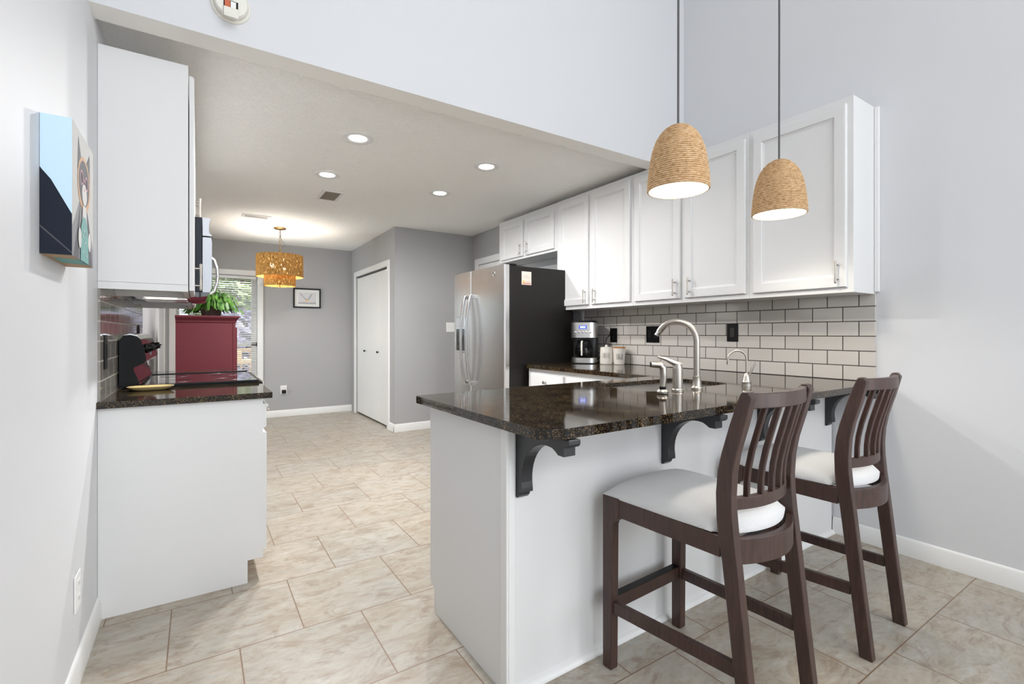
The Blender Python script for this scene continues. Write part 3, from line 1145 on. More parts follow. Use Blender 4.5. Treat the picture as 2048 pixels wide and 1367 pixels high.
CMM = Matrix.Translation((2.995, 3.355, ZC)) @ Matrix.Rotation(math.radians(-50), 4, 'Z') @ Matrix.Diagonal((1.22, 1.12, 1.0, 1))
LB = lambda mb, name, m, parent=cm, **k: lbuild(mb, name, m, parent, CMM, **k)
b_ = MB()
b_.loft([rrect(.19, .20, .05, 0), rrect(.19, .20, .05, .008)])
LB(b_, 'foot', BLACKP)
b_ = MB()
b_.loft([rrect(.186, .196, .05, .008), rrect(.186, .196, .05, .052)])
LB(b_, 'base', STEEL, smooth=40)
b_ = MB()
b_.loft([rrect(.186, .08, .035, .052, .058), rrect(.186, .08, .035, .235, .058)])
LB(b_, 'column', DARKG, smooth=40)
b_ = MB()
b_.loft([rrect(.19, .198, .05, .235), rrect(.19, .198, .05, .372)])
hd = LB(b_, 'housing', STEEL, smooth=40)
b_ = MB()
b_.loft([rrect(.186, .194, .05, .372), rrect(.18, .19, .05, .386), rrect(.16, .17, .05, .39)])
LB(b_, 'lid', BLACKP, smooth=40)
b_ = MB()
b_.box(-.028, .028, -.1015, -.099, .315, .345)
dpy = LB(b_, 'display', LCD, hd)
b_ = MB()
for k, x in enumerate((-.015, -.005, .005, .015)):
    b_.box(x - .003, x + .003, -.1022, -.1017, .323, .338)
LB(b_, 'digits', LCDT, dpy)
for x in (-.056, -.028, 0, .028, .056):
    b_ = MB()
    b_.lathe([(.009, 0), (.009, .003), (.006, .005), (.001, .005)], (x, -.099, .285), 12, M=Matrix.Rotation(pi / 2, 3, 'X'))
    LB(b_, 'button', CHROME, hd, smooth=40)
b_ = MB()
b_.lathe([(.060, .056), (.068, .075), (.070, .11), (.064, .15), (.052, .175), (.048, .185)], (0, -.035, 0), 24, caps=False)
cf = LB(b_, 'carafe', CARAFE, smooth=60)
b_ = MB()
b_.lathe([(.0685, .145), (.066, .15), (.053, .176), (.050, .19), (.052, .205), (.03, .212), (.002, .212)], (0, -.035, 0), 24, caps=False)
LB(b_, 'carafe_lid', BLACKP, cf, smooth=40)
b_ = MB()
b_.bar([(-.005, -.098, .20), (-.005, -.122, .195), (-.005, -.126, .13), (-.005, -.122, .075)], .02, .012, up=(1, 0, 0))
LB(b_, 'carafe_handle', CREAM, cf, bevel=.003)
b_ = MB()
b_.tube([(3.10, 3.30, ZC + .03), (3.14, 3.27, ZC + .09), (3.17, 3.26, ZC + .20), (3.178, 3.255, ZC + .235), (3.182, 3.235, ZC + .245), (3.182, 3.215, ZC + .27), (3.18, 3.205, ZC + .31), (3.185, 3.197, ZC + .318), (3.193, 3.190, ZC + .318)], .0035, 8)
b_.build('power_cord', BLACKP, cm, smooth=60)

CERAM = mat('cream_ceramic', rgb(226, 220, 210), .25, coat=.3)
INK = mat('thin_black_lettering', rgb(70, 66, 64), .5)
LET = {'C': [[(1, 1), (.3, .92), (0, .6), (0, .35), (.3, .05), (1, 0)]], 'O': [[(.5, 1), (0, .6), (0, .3), (.5, 0), (1, .3), (1, .6), (.5, 1)]],
       'F': [[(0, 0), (0, 1), (1, 1)], [(0, .5), (.8, .5)]], 'E': [[(1, 1), (0, 1), (0, 0), (1, 0)], [(0, .5), (.8, .5)]],
       'S': [[(1, .92), (.5, 1), (.05, .8), (.4, .52), (.95, .3), (.5, 0), (0, .08)]], 'U': [[(0, 1), (0, .2), (.5, 0), (1, .2), (1, 1)]],
       'G': [[(1, .92), (.4, 1), (0, .6), (0, .3), (.5, 0), (1, .15), (1, .45), (.6, .45)]], 'A': [[(0, 0), (.5, 1), (1, 0)], [(.2, .35), (.8, .35)]],
       'R': [[(0, 0), (0, 1), (.8, .95), (.9, .7), (.1, .5), (1, 0)]]}


def canister(name, label, cx, cy, prof, word, zl, lh, lid, lidm, face):
    t = thing(name, label, 'canister', (cx, cy, ZC))
    MB().lathe(prof, (cx, cy, ZC), 36, caps=True).build('jar', CERAM, t, smooth=40)
    for nm, pr, mm in lid:
        MB().lathe(pr, (cx, cy, ZC), 32).build(nm, mm, t, smooth=40)
    w = MB()
    n = len(word)
    cw = .0125
    r_at = lambda z: next(prof[i][0] + (prof[i + 1][0] - prof[i][0]) * (z - prof[i][1]) / (prof[i + 1][1] - prof[i][1]) for i in range(len(prof) - 1) if prof[i + 1][1] >= z > prof[i][1])
    for i, ch in enumerate(word):
        for st in LET[ch]:
            pth = []
            for a, b in st:
                s_ = (i - n / 2 + .5) * cw + (a - .5) * cw * .62
                zz = zl + b * lh
                r = r_at(zz) + .0004
                th = face + s_ / r
                pth.append((cx + r * math.cos(th), cy + r * math.sin(th), ZC + zz))
            w.tube(pth, .0012, 5)
    w.build('lettering', INK, t)


face0 = math.atan2(-3.12, -3.04)
canister('coffee_canister', 'white ceramic canister lettered COFFEE next to the coffee maker', 3.045, 3.125,
         [(.052, 0), (.0555, .003), (.0565, .01), (.0555, .10), (.053, .142), (.052, .146)], 'COFFEE', .055, .045,
         [('lid', [(.053, .1462), (.053, .150), (.045, .153), (.012, .155), (.011, .160), (.013, .168), (.009, .172), (.001, .173)], CERAM)], None, face0)
canister('sugar_canister', 'tapered white canister lettered SUGAR with a wooden lid', 3.106, 3.028,
         [(.042, 0), (.0455, .003), (.049, .04), (.054, .138), (.0545, .143)], 'SUGAR', .045, .05,
         [('lid', [(.052, .1432), (.0545, .145), (.0545, .153), (.052, .155), (.001, .155)], WOODT)], None, face0 + .05)


# ------------------------------------------------------------------ wall plates
def plate(name, label, cat, c, u, n, w, h, m, kind, mi=None, group=None):
    """c centre on the wall, u sideways unit, n out of the wall"""
    c, u, n = Vector(c), Vector(u), Vector(n)
    z = Vector((0, 0, 1))
    t = thing(name, label, cat, c, group)

    def bx(a0, a1, b0, b1, d0, d1):
        mb = MB()
        mb.add([c + u * a + z * b + n * d for d in (d0, d1) for b in (b0, b1) for a in (a0, a1)],
               [[0, 2, 3, 1], [4, 5, 7, 6], [0, 1, 5, 4], [2, 6, 7, 3], [0, 4, 6, 2], [1, 3, 7, 5]])
        return mb

    bx(-w / 2, w / 2, -h / 2, h / 2, 0.0005, .006).build('cover_plate', m, t, bevel=.0025)
    mi = mi or m
    if kind == 'outlet':
        for s_ in (-1, 1):
            so_ = bx(-.016, .016, s_ * .026 - .015, s_ * .026 + .015, .006, .008).build('socket', mi, t, bevel=.004)
            for a in (-.006, .006):
                bx(a - .0012, a + .0012, s_ * .026 - .004, s_ * .026 + .005, .008, .0083).build('slot', DARK, so_)
    elif kind == 'decora':
        bx(-.0165, .0165, -.033, .033, .006, .0085).build('socket', mi, t, bevel=.003)
    elif kind == 'switch2':
        for a in (-.03, .03):
            bx(a - .016, a + .016, -.033, .033, .006, .0085).build('rocker', mi, t, bevel=.003)
    elif kind == 'toggle':
        for a in (-.023, .023):
            bx(a - .005, a + .005, -.010, .012, .006, .016).build('toggle', mi, t, bevel=.002)
    return t


BP2 = mat('worn_black_plastic', rgb(46, 44, 40), .3)
plate('wall_outlet', 'black power outlet behind the canisters with a plugged cord', 'outlet', (3.2, 3.186, 1.182), (0, 1, 0), (-1, 0, 0), .085, .128, DARKGL, 'outlet', BLACKP)
plate('wall_switch', 'black double switch plate on the tile behind the gooseneck spout', 'switch', (3.2, 2.734, 1.191), (0, 1, 0), (-1, 0, 0), .138, .138, DARKGL, 'switch2', BLACKP)
plate('wall_outlet', 'black outlet plate on the tile above the small water tap', 'outlet', (3.2, 2.015, 1.205), (0, 1, 0), (-1, 0, 0), .086, .128, BLACKP, 'decora', BP2)
plate('wall_outlet', 'white outlet low on the left wall before the cabinet', 'outlet', (XL, 2.21, .312), (0, 1, 0), (1, 0, 0), .085, .125, PLATEW, 'outlet')
plate('wall_switch', 'white light switch plate on the grey wall beside the fridge', 'switch', (2.748, 5.67, 1.278), (1, 0, 0), (0, -1, 0), .118, .122, PLATEW, 'toggle')
t = plate('wall_outlet', 'white outlet on the far grey wall with a black plug', 'outlet', (1.042, YFAR, .385), (1, 0, 0), (0, -1, 0), .085, .125, PLATEW, 'outlet')
pl = MB().box(1.015, 1.07, YFAR - .05, YFAR - .0085, .335, .385).build('plug', BLACKP, loc=(1.042, YFAR - .03, .335), bevel=.004)
tag(pl, 'small black plug-in charger in the far wall outlet', 'plug')
plate('wall_outlet', 'black outlet strip on the left tile nearest the painting', 'outlet', (-.341, 2.755, 1.118), (0, 1, 0), (1, 0, 0), .075, .150, BLACKP, 'decora', DARKGL)
plate('wall_outlet', 'black outlet on the left tile beyond the stove panel', 'outlet', (-.341, 4.18, 1.20), (0, 1, 0), (1, 0, 0), .075, .115, BLACKP, 'decora', DARKGL)

# ------------------------------------------------------------------ left run
YE = 2.632
lb = thing('base_cabinet', 'white base cabinet end on the left side under dark granite', 'cabinet', (-.05, 2.88, 0))
ZL = .913
e = MB()
e.prism([(XL + .001, 0), (.202, 0), (.202, .108), (.268, .108), (.268, ZL - .029), (XL + .001, ZL - .029)], XZ, YE, YE + .018)
e.build('end_panel', WHITE, lb)
MB().box(XL + .001, .266, YE + .018, 3.135, .108, ZL - .029).build('carcass', WHITE, lb)
MB().box(.196, .200, YE + .03, 3.135, 0, .108).build('toe_kick', WOODT, lb)
dr = MB()
dr.rings((.268, YE + .03, .735), (0, 1, 0), (0, 0, 1), (1, 0, 0), .46, .118, [(0, 0), (0, .014), (.006, .019), (.01, .019)])
o = dr.build('drawer', WHITE, lb)
bar_pull(o, (.286, 2.90, .795), (0, 1, 0), (1, 0, 0))
dr = MB()
dr.rings((.268, YE + .03, .135), (0, 1, 0), (0, 0, 1), (1, 0, 0), .46, .575, [(0, 0), (0, .016), (.004, .02), (.055, .02), (.06, .014), (.07, .012)])
dr.build('door', WHITE, lb)
lc = slab('countertop', round_poly([(XL + .001, YE - .028), (.308, YE - .028), (.308, 3.142), (XL + .001, 3.142)], [0, .012, 0, 0], 4), [], ZL - .028, ZL, GRANITE, bevel=.004, loc=(-.02, 2.88, ZL - .028))
tag(lc, 'short dark granite worktop at the near side of the stove', 'countertop')
lb2 = thing('base_cabinet', 'white base cabinet on the left beyond the stove', 'cabinet', (-.05, 4.23, 0))
MB().box(XL + .001, .268, 3.965, 4.49, .108, ZL - .029).build('carcass', WHITE, lb2)
MB().box(XL + .001, .2, 3.965, 4.49, 0, .108).build('toe_kick', WOODT, lb2)
dr = MB()
dr.rings((.268, 3.99, .135), (0, 1, 0), (0, 0, 1), (1, 0, 0), .48, .72, DOORSPEC)
o = dr.build('door', WHITE, lb2)
lc = slab('countertop', [(XL + .001, 3.955), (.308, 3.955), (.308, 4.51), (XL + .001, 4.51)], [], ZL - .028, ZL, GRANITE, bevel=.004, loc=(-.02, 4.23, ZL - .028))
tag(lc, 'dark granite worktop strip at the far side of the stove', 'countertop')

# range
rg = thing('stove', 'black glass-top electric stove with knobs on its back panel', 'stove', (0, 3.55, 0))
RY0, RY1 = 3.146, 3.952
MB().box(-.335, .275, RY0, RY1, .02, .895).build('body', BLACKP, rg, bevel=.004)
MB().box(.275, .305, RY0 + .005, RY1 - .005, .20, .80).build('oven_door', BLACKG, rg, bevel=.006)
h = MB()
h.tube([(.345, RY0 + .06, .77), (.345, RY1 - .06, .77)], .011, 12)
for y in (RY0 + .09, RY1 - .09):
    h.tube([(.303, y, .77), (.345, y, .77)], .008, 8)
h.build('oven_handle', STEEL, rg, smooth=40)
MB().box(.275, .30, RY0 + .005, RY1 - .005, .03, .19).build('drawer', BLACKG, rg, bevel=.005)
MB().box(-.26, .315, RY0, RY1, .896, .922).build('cooktop_frame', DARKGL, rg, bevel=.008)
MB().box(.3155, .328, RY0, RY1, .893, .919).build('cooktop_trim', STEEL, rg, bevel=.005)
GLOSSB = mat('black_ceramic_glass', rgb(6, 6, 7), .03, coat=.6)
MB().box(-.235, .295, RY0 + .012, RY1 - .012, .9215, .926).build('glass_top', GLOSSB, rg)
MB().box(-.25, .30, RY0 - .002, RY0 + .010, .92, .931).build('edge_strip', BLACKP, rg, bevel=.002)
MB().box(-.25, .30, RY1 - .010, RY1 + .002, .92, .931).build('edge_strip', BLACKP, rg, bevel=.002)
for (x, y, r) in ((-.12, 3.36, .09), (-.12, 3.74, .075), (.16, 3.36, .075), (.16, 3.74, .1)):
    MB().tube([(x + r * math.cos(2 * pi * k / 40), y + r * math.sin(2 * pi * k / 40), .9262) for k in range(41)], .0008, 4).build('burner_ring', DARKG, rg)
pr = [(-.335, .93), (-.335, 1.165), (-.318, 1.188), (-.29, 1.197), (-.262, 1.188), (-.245, 1.165), (-.224, 1.075), (-.224, 1.055), (-.232, 1.045), (-.275, 1.022), (-.275, 1.005), (-.262, .975), (-.25, .93)]
bg = MB()
bg.prism(pr, XZ, RY0 + .004, RY1 - .004)
bg.m = [1, 1] + [0] * (len(bg.f) - 2)
bgo = bg.build('back_panel', [BLACKG, DARKGL], rg, smooth=35)
tp = MB()
tp.loft([[(x, y, z) for x, z in ((-.318, 1.1885), (-.29, 1.1985), (-.262, 1.1895), (-.246, 1.168), (-.262, 1.184), (-.29, 1.192))] for y in (RY0 + .003, RY1 - .003)])
tp.build('chrome_cap', CHROME, bgo, smooth=50)
nrm = Vector((.095, 0, .021)).normalized()
for y in (3.27, 3.37, 3.73, 3.83):
    c0 = Vector((-.233, y, 1.118))
    Mr = nrm.to_track_quat('Z', 'Y').to_matrix()
    kb = MB()
    kb.lathe([(.026, 0), (.026, .006), (.021, .01), (.019, .030), (.017, .032), (.001, .032)], c0, 20, M=Mr)
    kb.v += []
    q = [c0 + Mr @ Vector(p) for p in ((-.021, -.005, .03), (.021, -.005, .03), (.021, .005, .03), (-.021, .005, .03), (-.021, -.004, .04), (.021, -.004, .04), (.021, .004, .04), (-.021, .004, .04))]
    kb.add(q, [[0, 3, 2, 1], [4, 5, 6, 7], [0, 1, 5, 4], [1, 2, 6, 5], [2, 3, 7, 6], [3, 0, 4, 7]])
    kb.build('knob', BLACKP, bgo, smooth=35)
MB().box(-.226, -.2225, 3.47, 3.63, 1.075, 1.13).build('clock_display', GLOSSB, bgo)

# spoon rest on the counter
sr_ = MB()
rings = []
for r, z_ in ((.55, .000), (.75, .004), (.98, .018), (1.0, .020), (.96, .020), (.72, .008), (.5, .005), (.05, .005)):
    rings.append([(-.197 + .098 * r * math.copysign(abs(math.cos(a)) ** .7, math.cos(a)), 3.04 + .062 * r * math.copysign(abs(math.sin(a)) ** .7, math.sin(a)), ZL + z_) for a in [2 * pi * k / 40 for k in range(40)]])
sr_.loft(rings)
o = sr_.build('spoon_rest', mat('yellow_glazed_ceramic', rgb(212, 190, 134), .2, coat=.5), loc=(-.197, 3.04, ZL), smooth=50)
tag(o, 'shallow yellow oblong spoon rest on the granite before the stove', 'spoon rest')

# left upper cabinets
XU = -.035


def upper_left(label, y0, y1, z0, z1, doors, hz, side):
    t = thing('wall_cabinet', label, 'cabinet', ((XU + XL) / 2, (y0 + y1) / 2, z0))
    c = MB()
    c.box(XL + .001, XU, y0, y1, z0 + .03, z1)
    c.build('carcass', WHITE, t)
    lp = MB()
    lp.box(XL + .001, XU, y0, y0 + .018, z0, z0 + .031).box(XL + .001, XU, y1 - .018, y1, z0, z0 + .031).box(XU - .02, XU, y0 + .018, y1 - .018, z0, z0 + .031)
    lp.build('bottom_rail', WHITE, t)
    for (a, b), hy in zip(doors, side):
        d = MB()
        d.rings((XU + .004, a, z0 + .006), (0, 1, 0), (0, 0, 1), (1, 0, 0), b - a, z1 - z0 - .045, [(0, 0), (.0, .010), (.003, .018), (.012, .019), (.056, .019), (.060, .012), (.071, .008)])
        o = d.build('door', WHITE, t)
        bar_pull(o, (XU + .021, hy, hz), (0, 0, 1), (1, 0, 0), .105)
    return t


upper_left('tall white wall cabinet end on the left before the microwave', YE, 3.128, 1.388, 2.412, [(YE + .012, 3.11)], 1.462, (2.69,))
upper_left('short white wall cabinet above the microwave', 3.132, 3.918, 1.845, 2.412, [(3.14, 3.52), (3.53, 3.91)], 1.955, (3.48, 3.57))
upper_left('white wall cabinet on the left beyond the microwave', 3.922, 4.5, 1.388, 2.412, [(3.935, 4.488)], 1.53, (4.43,))

# microwave
mw = thing('microwave', 'stainless over-the-range microwave with black side', 'microwave', (-.15, 3.525, 1.41))
MY0, MY1 = 3.135, 3.915
MB().box(XL + .001, .022, MY0, MY1, 1.425, 1.835).build('body', mat('black_steel_case', rgb(26, 32, 42), .4, spec=.25), mw, bevel=.003)
md = MB()
md.prism([(.024, 1.425), (.056, 1.425), (.066, 1.45), (.068, 1.70), (.064, 1.727), (.024, 1.727)], XZ, MY0 + .002, MY1 - .002)
mdo = md.build('door', MWSTEEL, mw, smooth=35)
MB().box(.0675, .0695, MY0 + .06, MY0 + .52, 1.47, 1.69).build('door_window', GLOSSB, mdo)
mv = MB()
mv.prism([(.024, 1.735), (.066, 1.735), (.067, 1.742), (.058, 1.748), (.053, 1.765), (.054, 1.80), (.060, 1.828), (.058, 1.833), (.024, 1.835)], XZ, MY0 + .002, MY1 - .002)
mv.build('vent_grille', MWSTEEL, mw, smooth=35)
hh = MB()
hh.tube([(.068, 3.70, 1.455), (.092, 3.70, 1.475), (.108, 3.70, 1.53), (.111, 3.70, 1.575), (.108, 3.70, 1.62), (.092, 3.70, 1.675), (.068, 3.70, 1.695)], .009, 12)
hh.build('handle', STEEL, mdo, smooth=60)
bp_ = MB()
bp_.prism([(XL + .03, 1.4245), (XL + .05, 1.405), (.01, 1.398), (.045, 1.405), (.058, 1.4245)], XZ, MY0 + .01, MY1 - .01)
bpo = bp_.build('bottom_plate', BLACKG, mw, smooth=20)
MB().box(-.24, -.10, 3.25, 3.40, 1.395, 1.3985).build('lamp_cover', glow('cooktop_lamp', (1, .9, .75, 1), 3), mw)
for y in (3.42, 3.62):
    MB().box(-.26, -.05, y, y + .15, 1.3955, 1.3995).build('grease_filter', STEEL, mw)

# painting
PX0, PX1, PY0, PY1, PZ0, PZ1 = XL + .001, -.285, 1.748, 2.06, 1.412, 1.784
art = [mat('canvas_grey', rgb(184, 183, 180), .7), mat('art_sky_blue', rgb(196, 222, 242), .7), mat('art_navy', rgb(26, 32, 46), .6, spec=.2),
       mat('art_charcoal', rgb(74, 74, 80), .7), mat('art_apricot', rgb(190, 150, 116), .7), mat('art_pink', rgb(182, 132, 142), .7),
       mat('art_white', rgb(200, 198, 196), .7), mat('art_teal', rgb(104, 156, 152), .7), mat('art_tan', rgb(168, 140, 108), .7), mat('art_grey', rgb(128, 128, 132), .7)]
cv = MB().box(PX0, PX1, PY0, PY1, PZ0, PZ1)
cv.m = [0] * 6
W_, H_ = PY1 - PY0, PZ1 - PZ0
lay = [0]


def front(pts, m):
    lay[0] += 1
    cv.poly([(PX1 + .00012 * lay[0], PY0 + u * W_, PZ0 + v * H_) for u, v in pts], m)


def ell(cu, cv_, ru, rv, a0=0, a1=360, n=20):
    return [(cu + ru * math.cos(math.radians(a0 + (a1 - a0) * k / n)), cv_ + rv * math.sin(math.radians(a0 + (a1 - a0) * k / n))) for k in range(n if a1 - a0 == 360 else n + 1)]


front([(.0, 0), (1, 0), (1, .16), (.82, .30), (.66, .45), (.30, .45), (.12, .30), (0, .22)], 9)
front([(.05, .0), (.30, .38), (.36, .45), (.30, .2), (.28, 0)], 3)
front([(.95, .0), (.78, .34), (.66, .45), (.72, .2), (.76, 0)], 3)
front([(.22, .68), (.26, .95), (.42, .76)], 3)
front([(.58, .78), (.80, .93), (.82, .66)], 3)
front(ell(.52, .62, .30, .22), 4)
front(ell(.52, .63, .25, .18), 3)
front(ell(.41, .66, .075, .06), 5)
front(ell(.41, .66, .055, .045), 2)
front(ell(.63, .65, .075, .06), 5)
front(ell(.63, .65, .055, .045), 2)
front([(.46, .665), (.58, .66), (.58, .65), (.46, .655)], 5)
front(ell(.52, .54, .12, .085), 6)
front([(.49, .59), (.55, .59), (.52, .56)], 5)
front([(.44, .45), (.60, .45), (.64, .30), (.40, .30)], 6)
front([(.33, .0), (.36, .28), (.46, .36), (.58, .36), (.68, .27), (.72, 0)], 7)
front(ell(.30, .17, .07, .08), 6)
front(ell(.76, .19, .07, .08), 6)
for u, v in ((.45, .08), (.55, .16), (.50, .25), (.62, .06), (.42, .2), (.6, .24)):
    front(ell(u, v, .015, .014, n=8), 6)
yv = PY0 - .0004
cv.poly([(PX0, yv, PZ0 + H_ * .62), (PX1, yv, PZ0 + H_ * .30), (PX1, yv, PZ1), (PX0, yv, PZ1)], 1)
yv -= .0002
cv.poly([(PX0, yv, PZ0), (PX1, yv, PZ0), (PX1, yv, PZ0 + H_ * .30), (PX0 + .022, yv, PZ0 + H_ * .535), (PX0, yv, PZ0 + H_ * .615)], 2)
cv.poly([(PX0, yv - .0001, PZ0 + H_ * .19), (PX1, yv - .0001, PZ0 + .004), (PX1, yv - .0001, PZ0 + .008), (PX0, yv - .0001, PZ0 + H_ * .205)], 3)
zb = PZ0 - .0004
cv.poly([(PX0, PY0, zb), (PX1, PY0, zb), (PX1, PY1, zb), (PX0, PY1, zb)], 8)
cv.poly([(PX0 + .01, PY0 + .07, zb - .0003), (PX1, PY0 + .09, zb - .0003), (PX1, PY1 - .08, zb - .0003), (PX0 + .01, PY1 - .12, zb - .0003)], 7)
o = cv.build('painting', art, loc=(-.32, 1.9, 1.412), fix=False)
tag(o, 'deep canvas painting of a dressed black cat in glasses on the left wall', 'painting')

# ------------------------------------------------------------------ smoke detector on the header
sd = thing('smoke_detector', 'cream round smoke detector with open battery flap above the opening', 'smoke detector', (.123, HY0, 2.632))
Rm = Matrix.Rotation(pi / 2, 3, 'X')
MB().lathe([(.076, 0), (.076, .006), (.072, .010), (.001, .010)], (.123, HY0, 2.632), 40, M=Rm).build('mounting_plate', CREAM, sd, smooth=40)
MB().lathe([(.062, .010), (.066, .014), (.066, .030), (.060, .038), (.001, .040)], (.123, HY0, 2.632), 40, M=Rm).build('body', CREAM, sd, smooth=40)
MB().box(.094, .148, HY0 - .0415, HY0 - .0395, 2.585, 2.632).build('battery_bay', DARK, sd)
b_ = MB()
b_.box(.098, .118, HY0 - .044, HY0 - .0415, 2.59, 2.63)
b_.build('battery_label', mat('orange_label', rgb(196, 96, 60), .5), sd)
MB().box(.120, .140, HY0 - .044, HY0 - .0415, 2.588, 2.628).build('paper_label', PLATEW, sd)
fl_ = MB()
fl_.bar([(.121, HY0 - .046, 2.600), (.121, HY0 - .052, 2.575), (.121, HY0 - .064, 2.553), (.121, HY0 - .067, 2.548)], .054, .006, up=(0, -.9, -.43))
fl_.build('battery_flap', CREAM, sd, bevel=.002)
MB().lathe([(.012, 0), (.012, .004), (.001, .006)], (.123, HY0 - .040, 2.648), 16, M=Rm).build('test_button', CREAM, sd, smooth=40)

# ------------------------------------------------------------------ ceiling fittings
DL = [(.91, 3.30, 'recessed ceiling light in the kitchen, nearest on the left side'), (.90, 4.17, 'recessed ceiling light on the left next to the square vent'),
      (1.918, 3.305, 'recessed ceiling light in the kitchen, nearest on the right side'), (1.90, 4.14, 'recessed ceiling light on the right, farther back')]
for x, y, lab in DL:
    zc_ = ceil_z(y)
    t = thing('recessed_light', lab, 'ceiling light', (x, y, zc_), 'recessed lights in the kitchen ceiling')
    MB().lathe([(.100, -.0005), (.101, -.004), (.094, -.008), (.064, -.005), (.056, -.0005)], (x, y, zc_), 40, caps=False).build('trim_ring', TRIM, t, smooth=40)
    MB().lathe([(.060, -.001), (.058, -.003), (.001, -.004)], (x, y, zc_), 32, caps=False).build('lens', LENS, t, smooth=40)
    lamp('downlight', 'AREA', (x, y, zc_ - .02), 30 if x < 1.5 else 12, (1, .99, .98), (0, 0, 0), .13, spread=math.radians(179 if x < 1.5 else 165))
VENTB = mat('vent_filter_tan', rgb(150, 138, 126), .8)
y0, y1, x0, x1 = 4.60, 4.93, .958, 1.150
zc_ = ceil_z(4.76)
t = thing('ceiling_vent', 'square return air vent with tan grille beside the recessed light', 'vent', (1.05, 4.76, zc_))
v_ = MB()
sl_ = -.0106
zz = lambda y, d: ceil_z(y) - d
v_.loft([[(x, y, zz(y, d)) for x, y in ((x0 + i, y0 + i), (x1 - i, y0 + i), (x1 - i, y1 - i), (x0 + i, y1 - i))] for i, d in ((0, .0005), (.002, .006), (.026, .007), (.030, .003))], caps=False)
v_.build('frame', TRIM, t)
v_ = MB()
v_.add([(x, y, zz(y, .002)) for x, y in ((x0 + .02, y0 + .02), (x1 - .02, y0 + .02), (x1 - .02, y1 - .02), (x0 + .02, y1 - .02))], [[0, 1, 2, 3]])
v_.build('filter', VENTB, t)
v_ = MB()
k = y0 + .035
while k < y1 - .03:
    v_.box(x0 + .028, x1 - .028, k, k + .004, zz(k, .006), zz(k, .0025))
    k += .011
v_.build('louvres', VENTB, t)
x0, x1, y0, y1 = .405, .690, 5.93, 6.08
t = thing('ceiling_vent', 'slim white slotted air register near the woven chandelier', 'vent', (.55, 6.0, ceil_z(6)))
v_ = MB()
v_.loft([[(x, y, zz(y, d)) for x, y in ((x0 + i, y0 + i), (x1 - i, y0 + i), (x1 - i, y1 - i), (x0 + i, y1 - i))] for i, d in ((0, .0005), (.002, .006), (.026, .008), (.030, .003))], caps=False)
v_.build('frame', TRIM, t)
v_ = MB()
v_.add([(x, y, zz(y, .002)) for x, y in ((x0 + .02, y0 + .02), (x1 - .02, y0 + .02), (x1 - .02, y1 - .02), (x0 + .02, y1 - .02))], [[0, 1, 2, 3]])
v_.build('duct_opening', mat('duct_shadow', rgb(120, 98, 80), .8), t)
v_ = MB()
k = x0 + .034
while k < x1 - .03:
    v_.box(k, k + .008, y0 + .028, y1 - .028, zz(y0, .0075), zz(y1, .0025))
    k += .0165
v_.build('louvres', TRIM, t)

# ------------------------------------------------------------------ rope pendants
PZ = 1.794


def pendant(x, y, label):
    t = thing('pendant_lamp', label, 'pendant lamp', (x, y, PZ), 'rope pendant lamps over the breakfast bar')
    key = [(0, .125), (.035, .1235), (.08, .119), (.125, .113), (.165, .105), (.205, .091), (.235, .073), (.255, .053), (.267, .034), (.272, .018)]

    def rad(z):
        for (a, r0), (b, r1) in zip(key, key[1:]):
            if a <= z <= b:
                s_ = (z - a) / (b - a)
                return r0 + (r1 - r0) * s_
        return key[-1][1]

    prof = []
    # arc-length stepping so the coils stay even
    turns, per = 36, 6
    L = [(0, 0)]
    zs = [i * .272 / 400 for i in range(401)]
    for a, b in zip(zs, zs[1:]):
        L.append((L[-1][0] + math.hypot(b - a, rad(b) - rad(a)), b))
    tot = L[-1][0]
    j = 0
    for i in range(turns * per + 1):
        s_ = tot * i / (turns * per)
        while j < len(L) - 1 and L[j][0] < s_:
            j += 1
        z_ = L[j][1]
        ph = (i % per) / per
        prof.append((rad(z_) - .0050 + .0062 * abs(math.sin(pi * ph)) ** .7, z_))
    prof.append((.006, .273))
    MB().lathe(prof, (x, y, PZ), 72, caps=False).build('rope_shade', ROPE, t, smooth=80)
    MB().lathe([(r - .006, z_) for z_, r in key] + [(.004, .268)], (x, y, PZ), 48, caps=False).build('liner', LINER, t, smooth=80)
    MB().lathe([(.1235, -.0012), (.1245, .001), (.118, .002), (.118, -.0012), (.1235, -.0012)], (x, y, PZ), 48, caps=False).build('rim', ROPE, t)
    MB().lathe([(.001, .062), (.020, .066), (.032, .085), (.034, .105), (.026, .13), (.016, .15), (.014, .165)], (x, y, PZ), 20).build('bulb', PBULB, t, smooth=60)
    MB().lathe([(.018, .16), (.020, .18), (.020, .235), (.008, .25)], (x, y, PZ), 16).build('socket', BLACKP, t, smooth=40)
    MB().tube([(x, y, PZ + .262), (x + .002, y, PZ + .9), (x, y, PZ + 1.8), (x, y, 4.69)], .0046, 8).build('cord', CORD, t, smooth=60)
    MB().lathe([(.06, 0), (.06, -.02), (.05, -.026), (.005, -.028)], (x, y, 4.70), 24).build('ceiling_rose', BLACKP, t, smooth=40)
    lamp('pendant_light', 'SPOT', (x, y, PZ + .09), 20, (1, .92, .80), (0, 0, 0), radius=.06, spot=math.radians(140), blend=.4)
    return t


LINER = mat('glowing_liner', rgb(250, 248, 240), .6, emit=(1, .95, .86, 1), es=1.2)  # emission added to the white liner in place of bulb light on it
pendant(1.677, 1.300, 'left of the two jute rope pendant lamps, in front of the middle wall cabinets')
pendant(2.437, 1.285, 'right of the two jute rope pendant lamps, before the end wall cabinet')

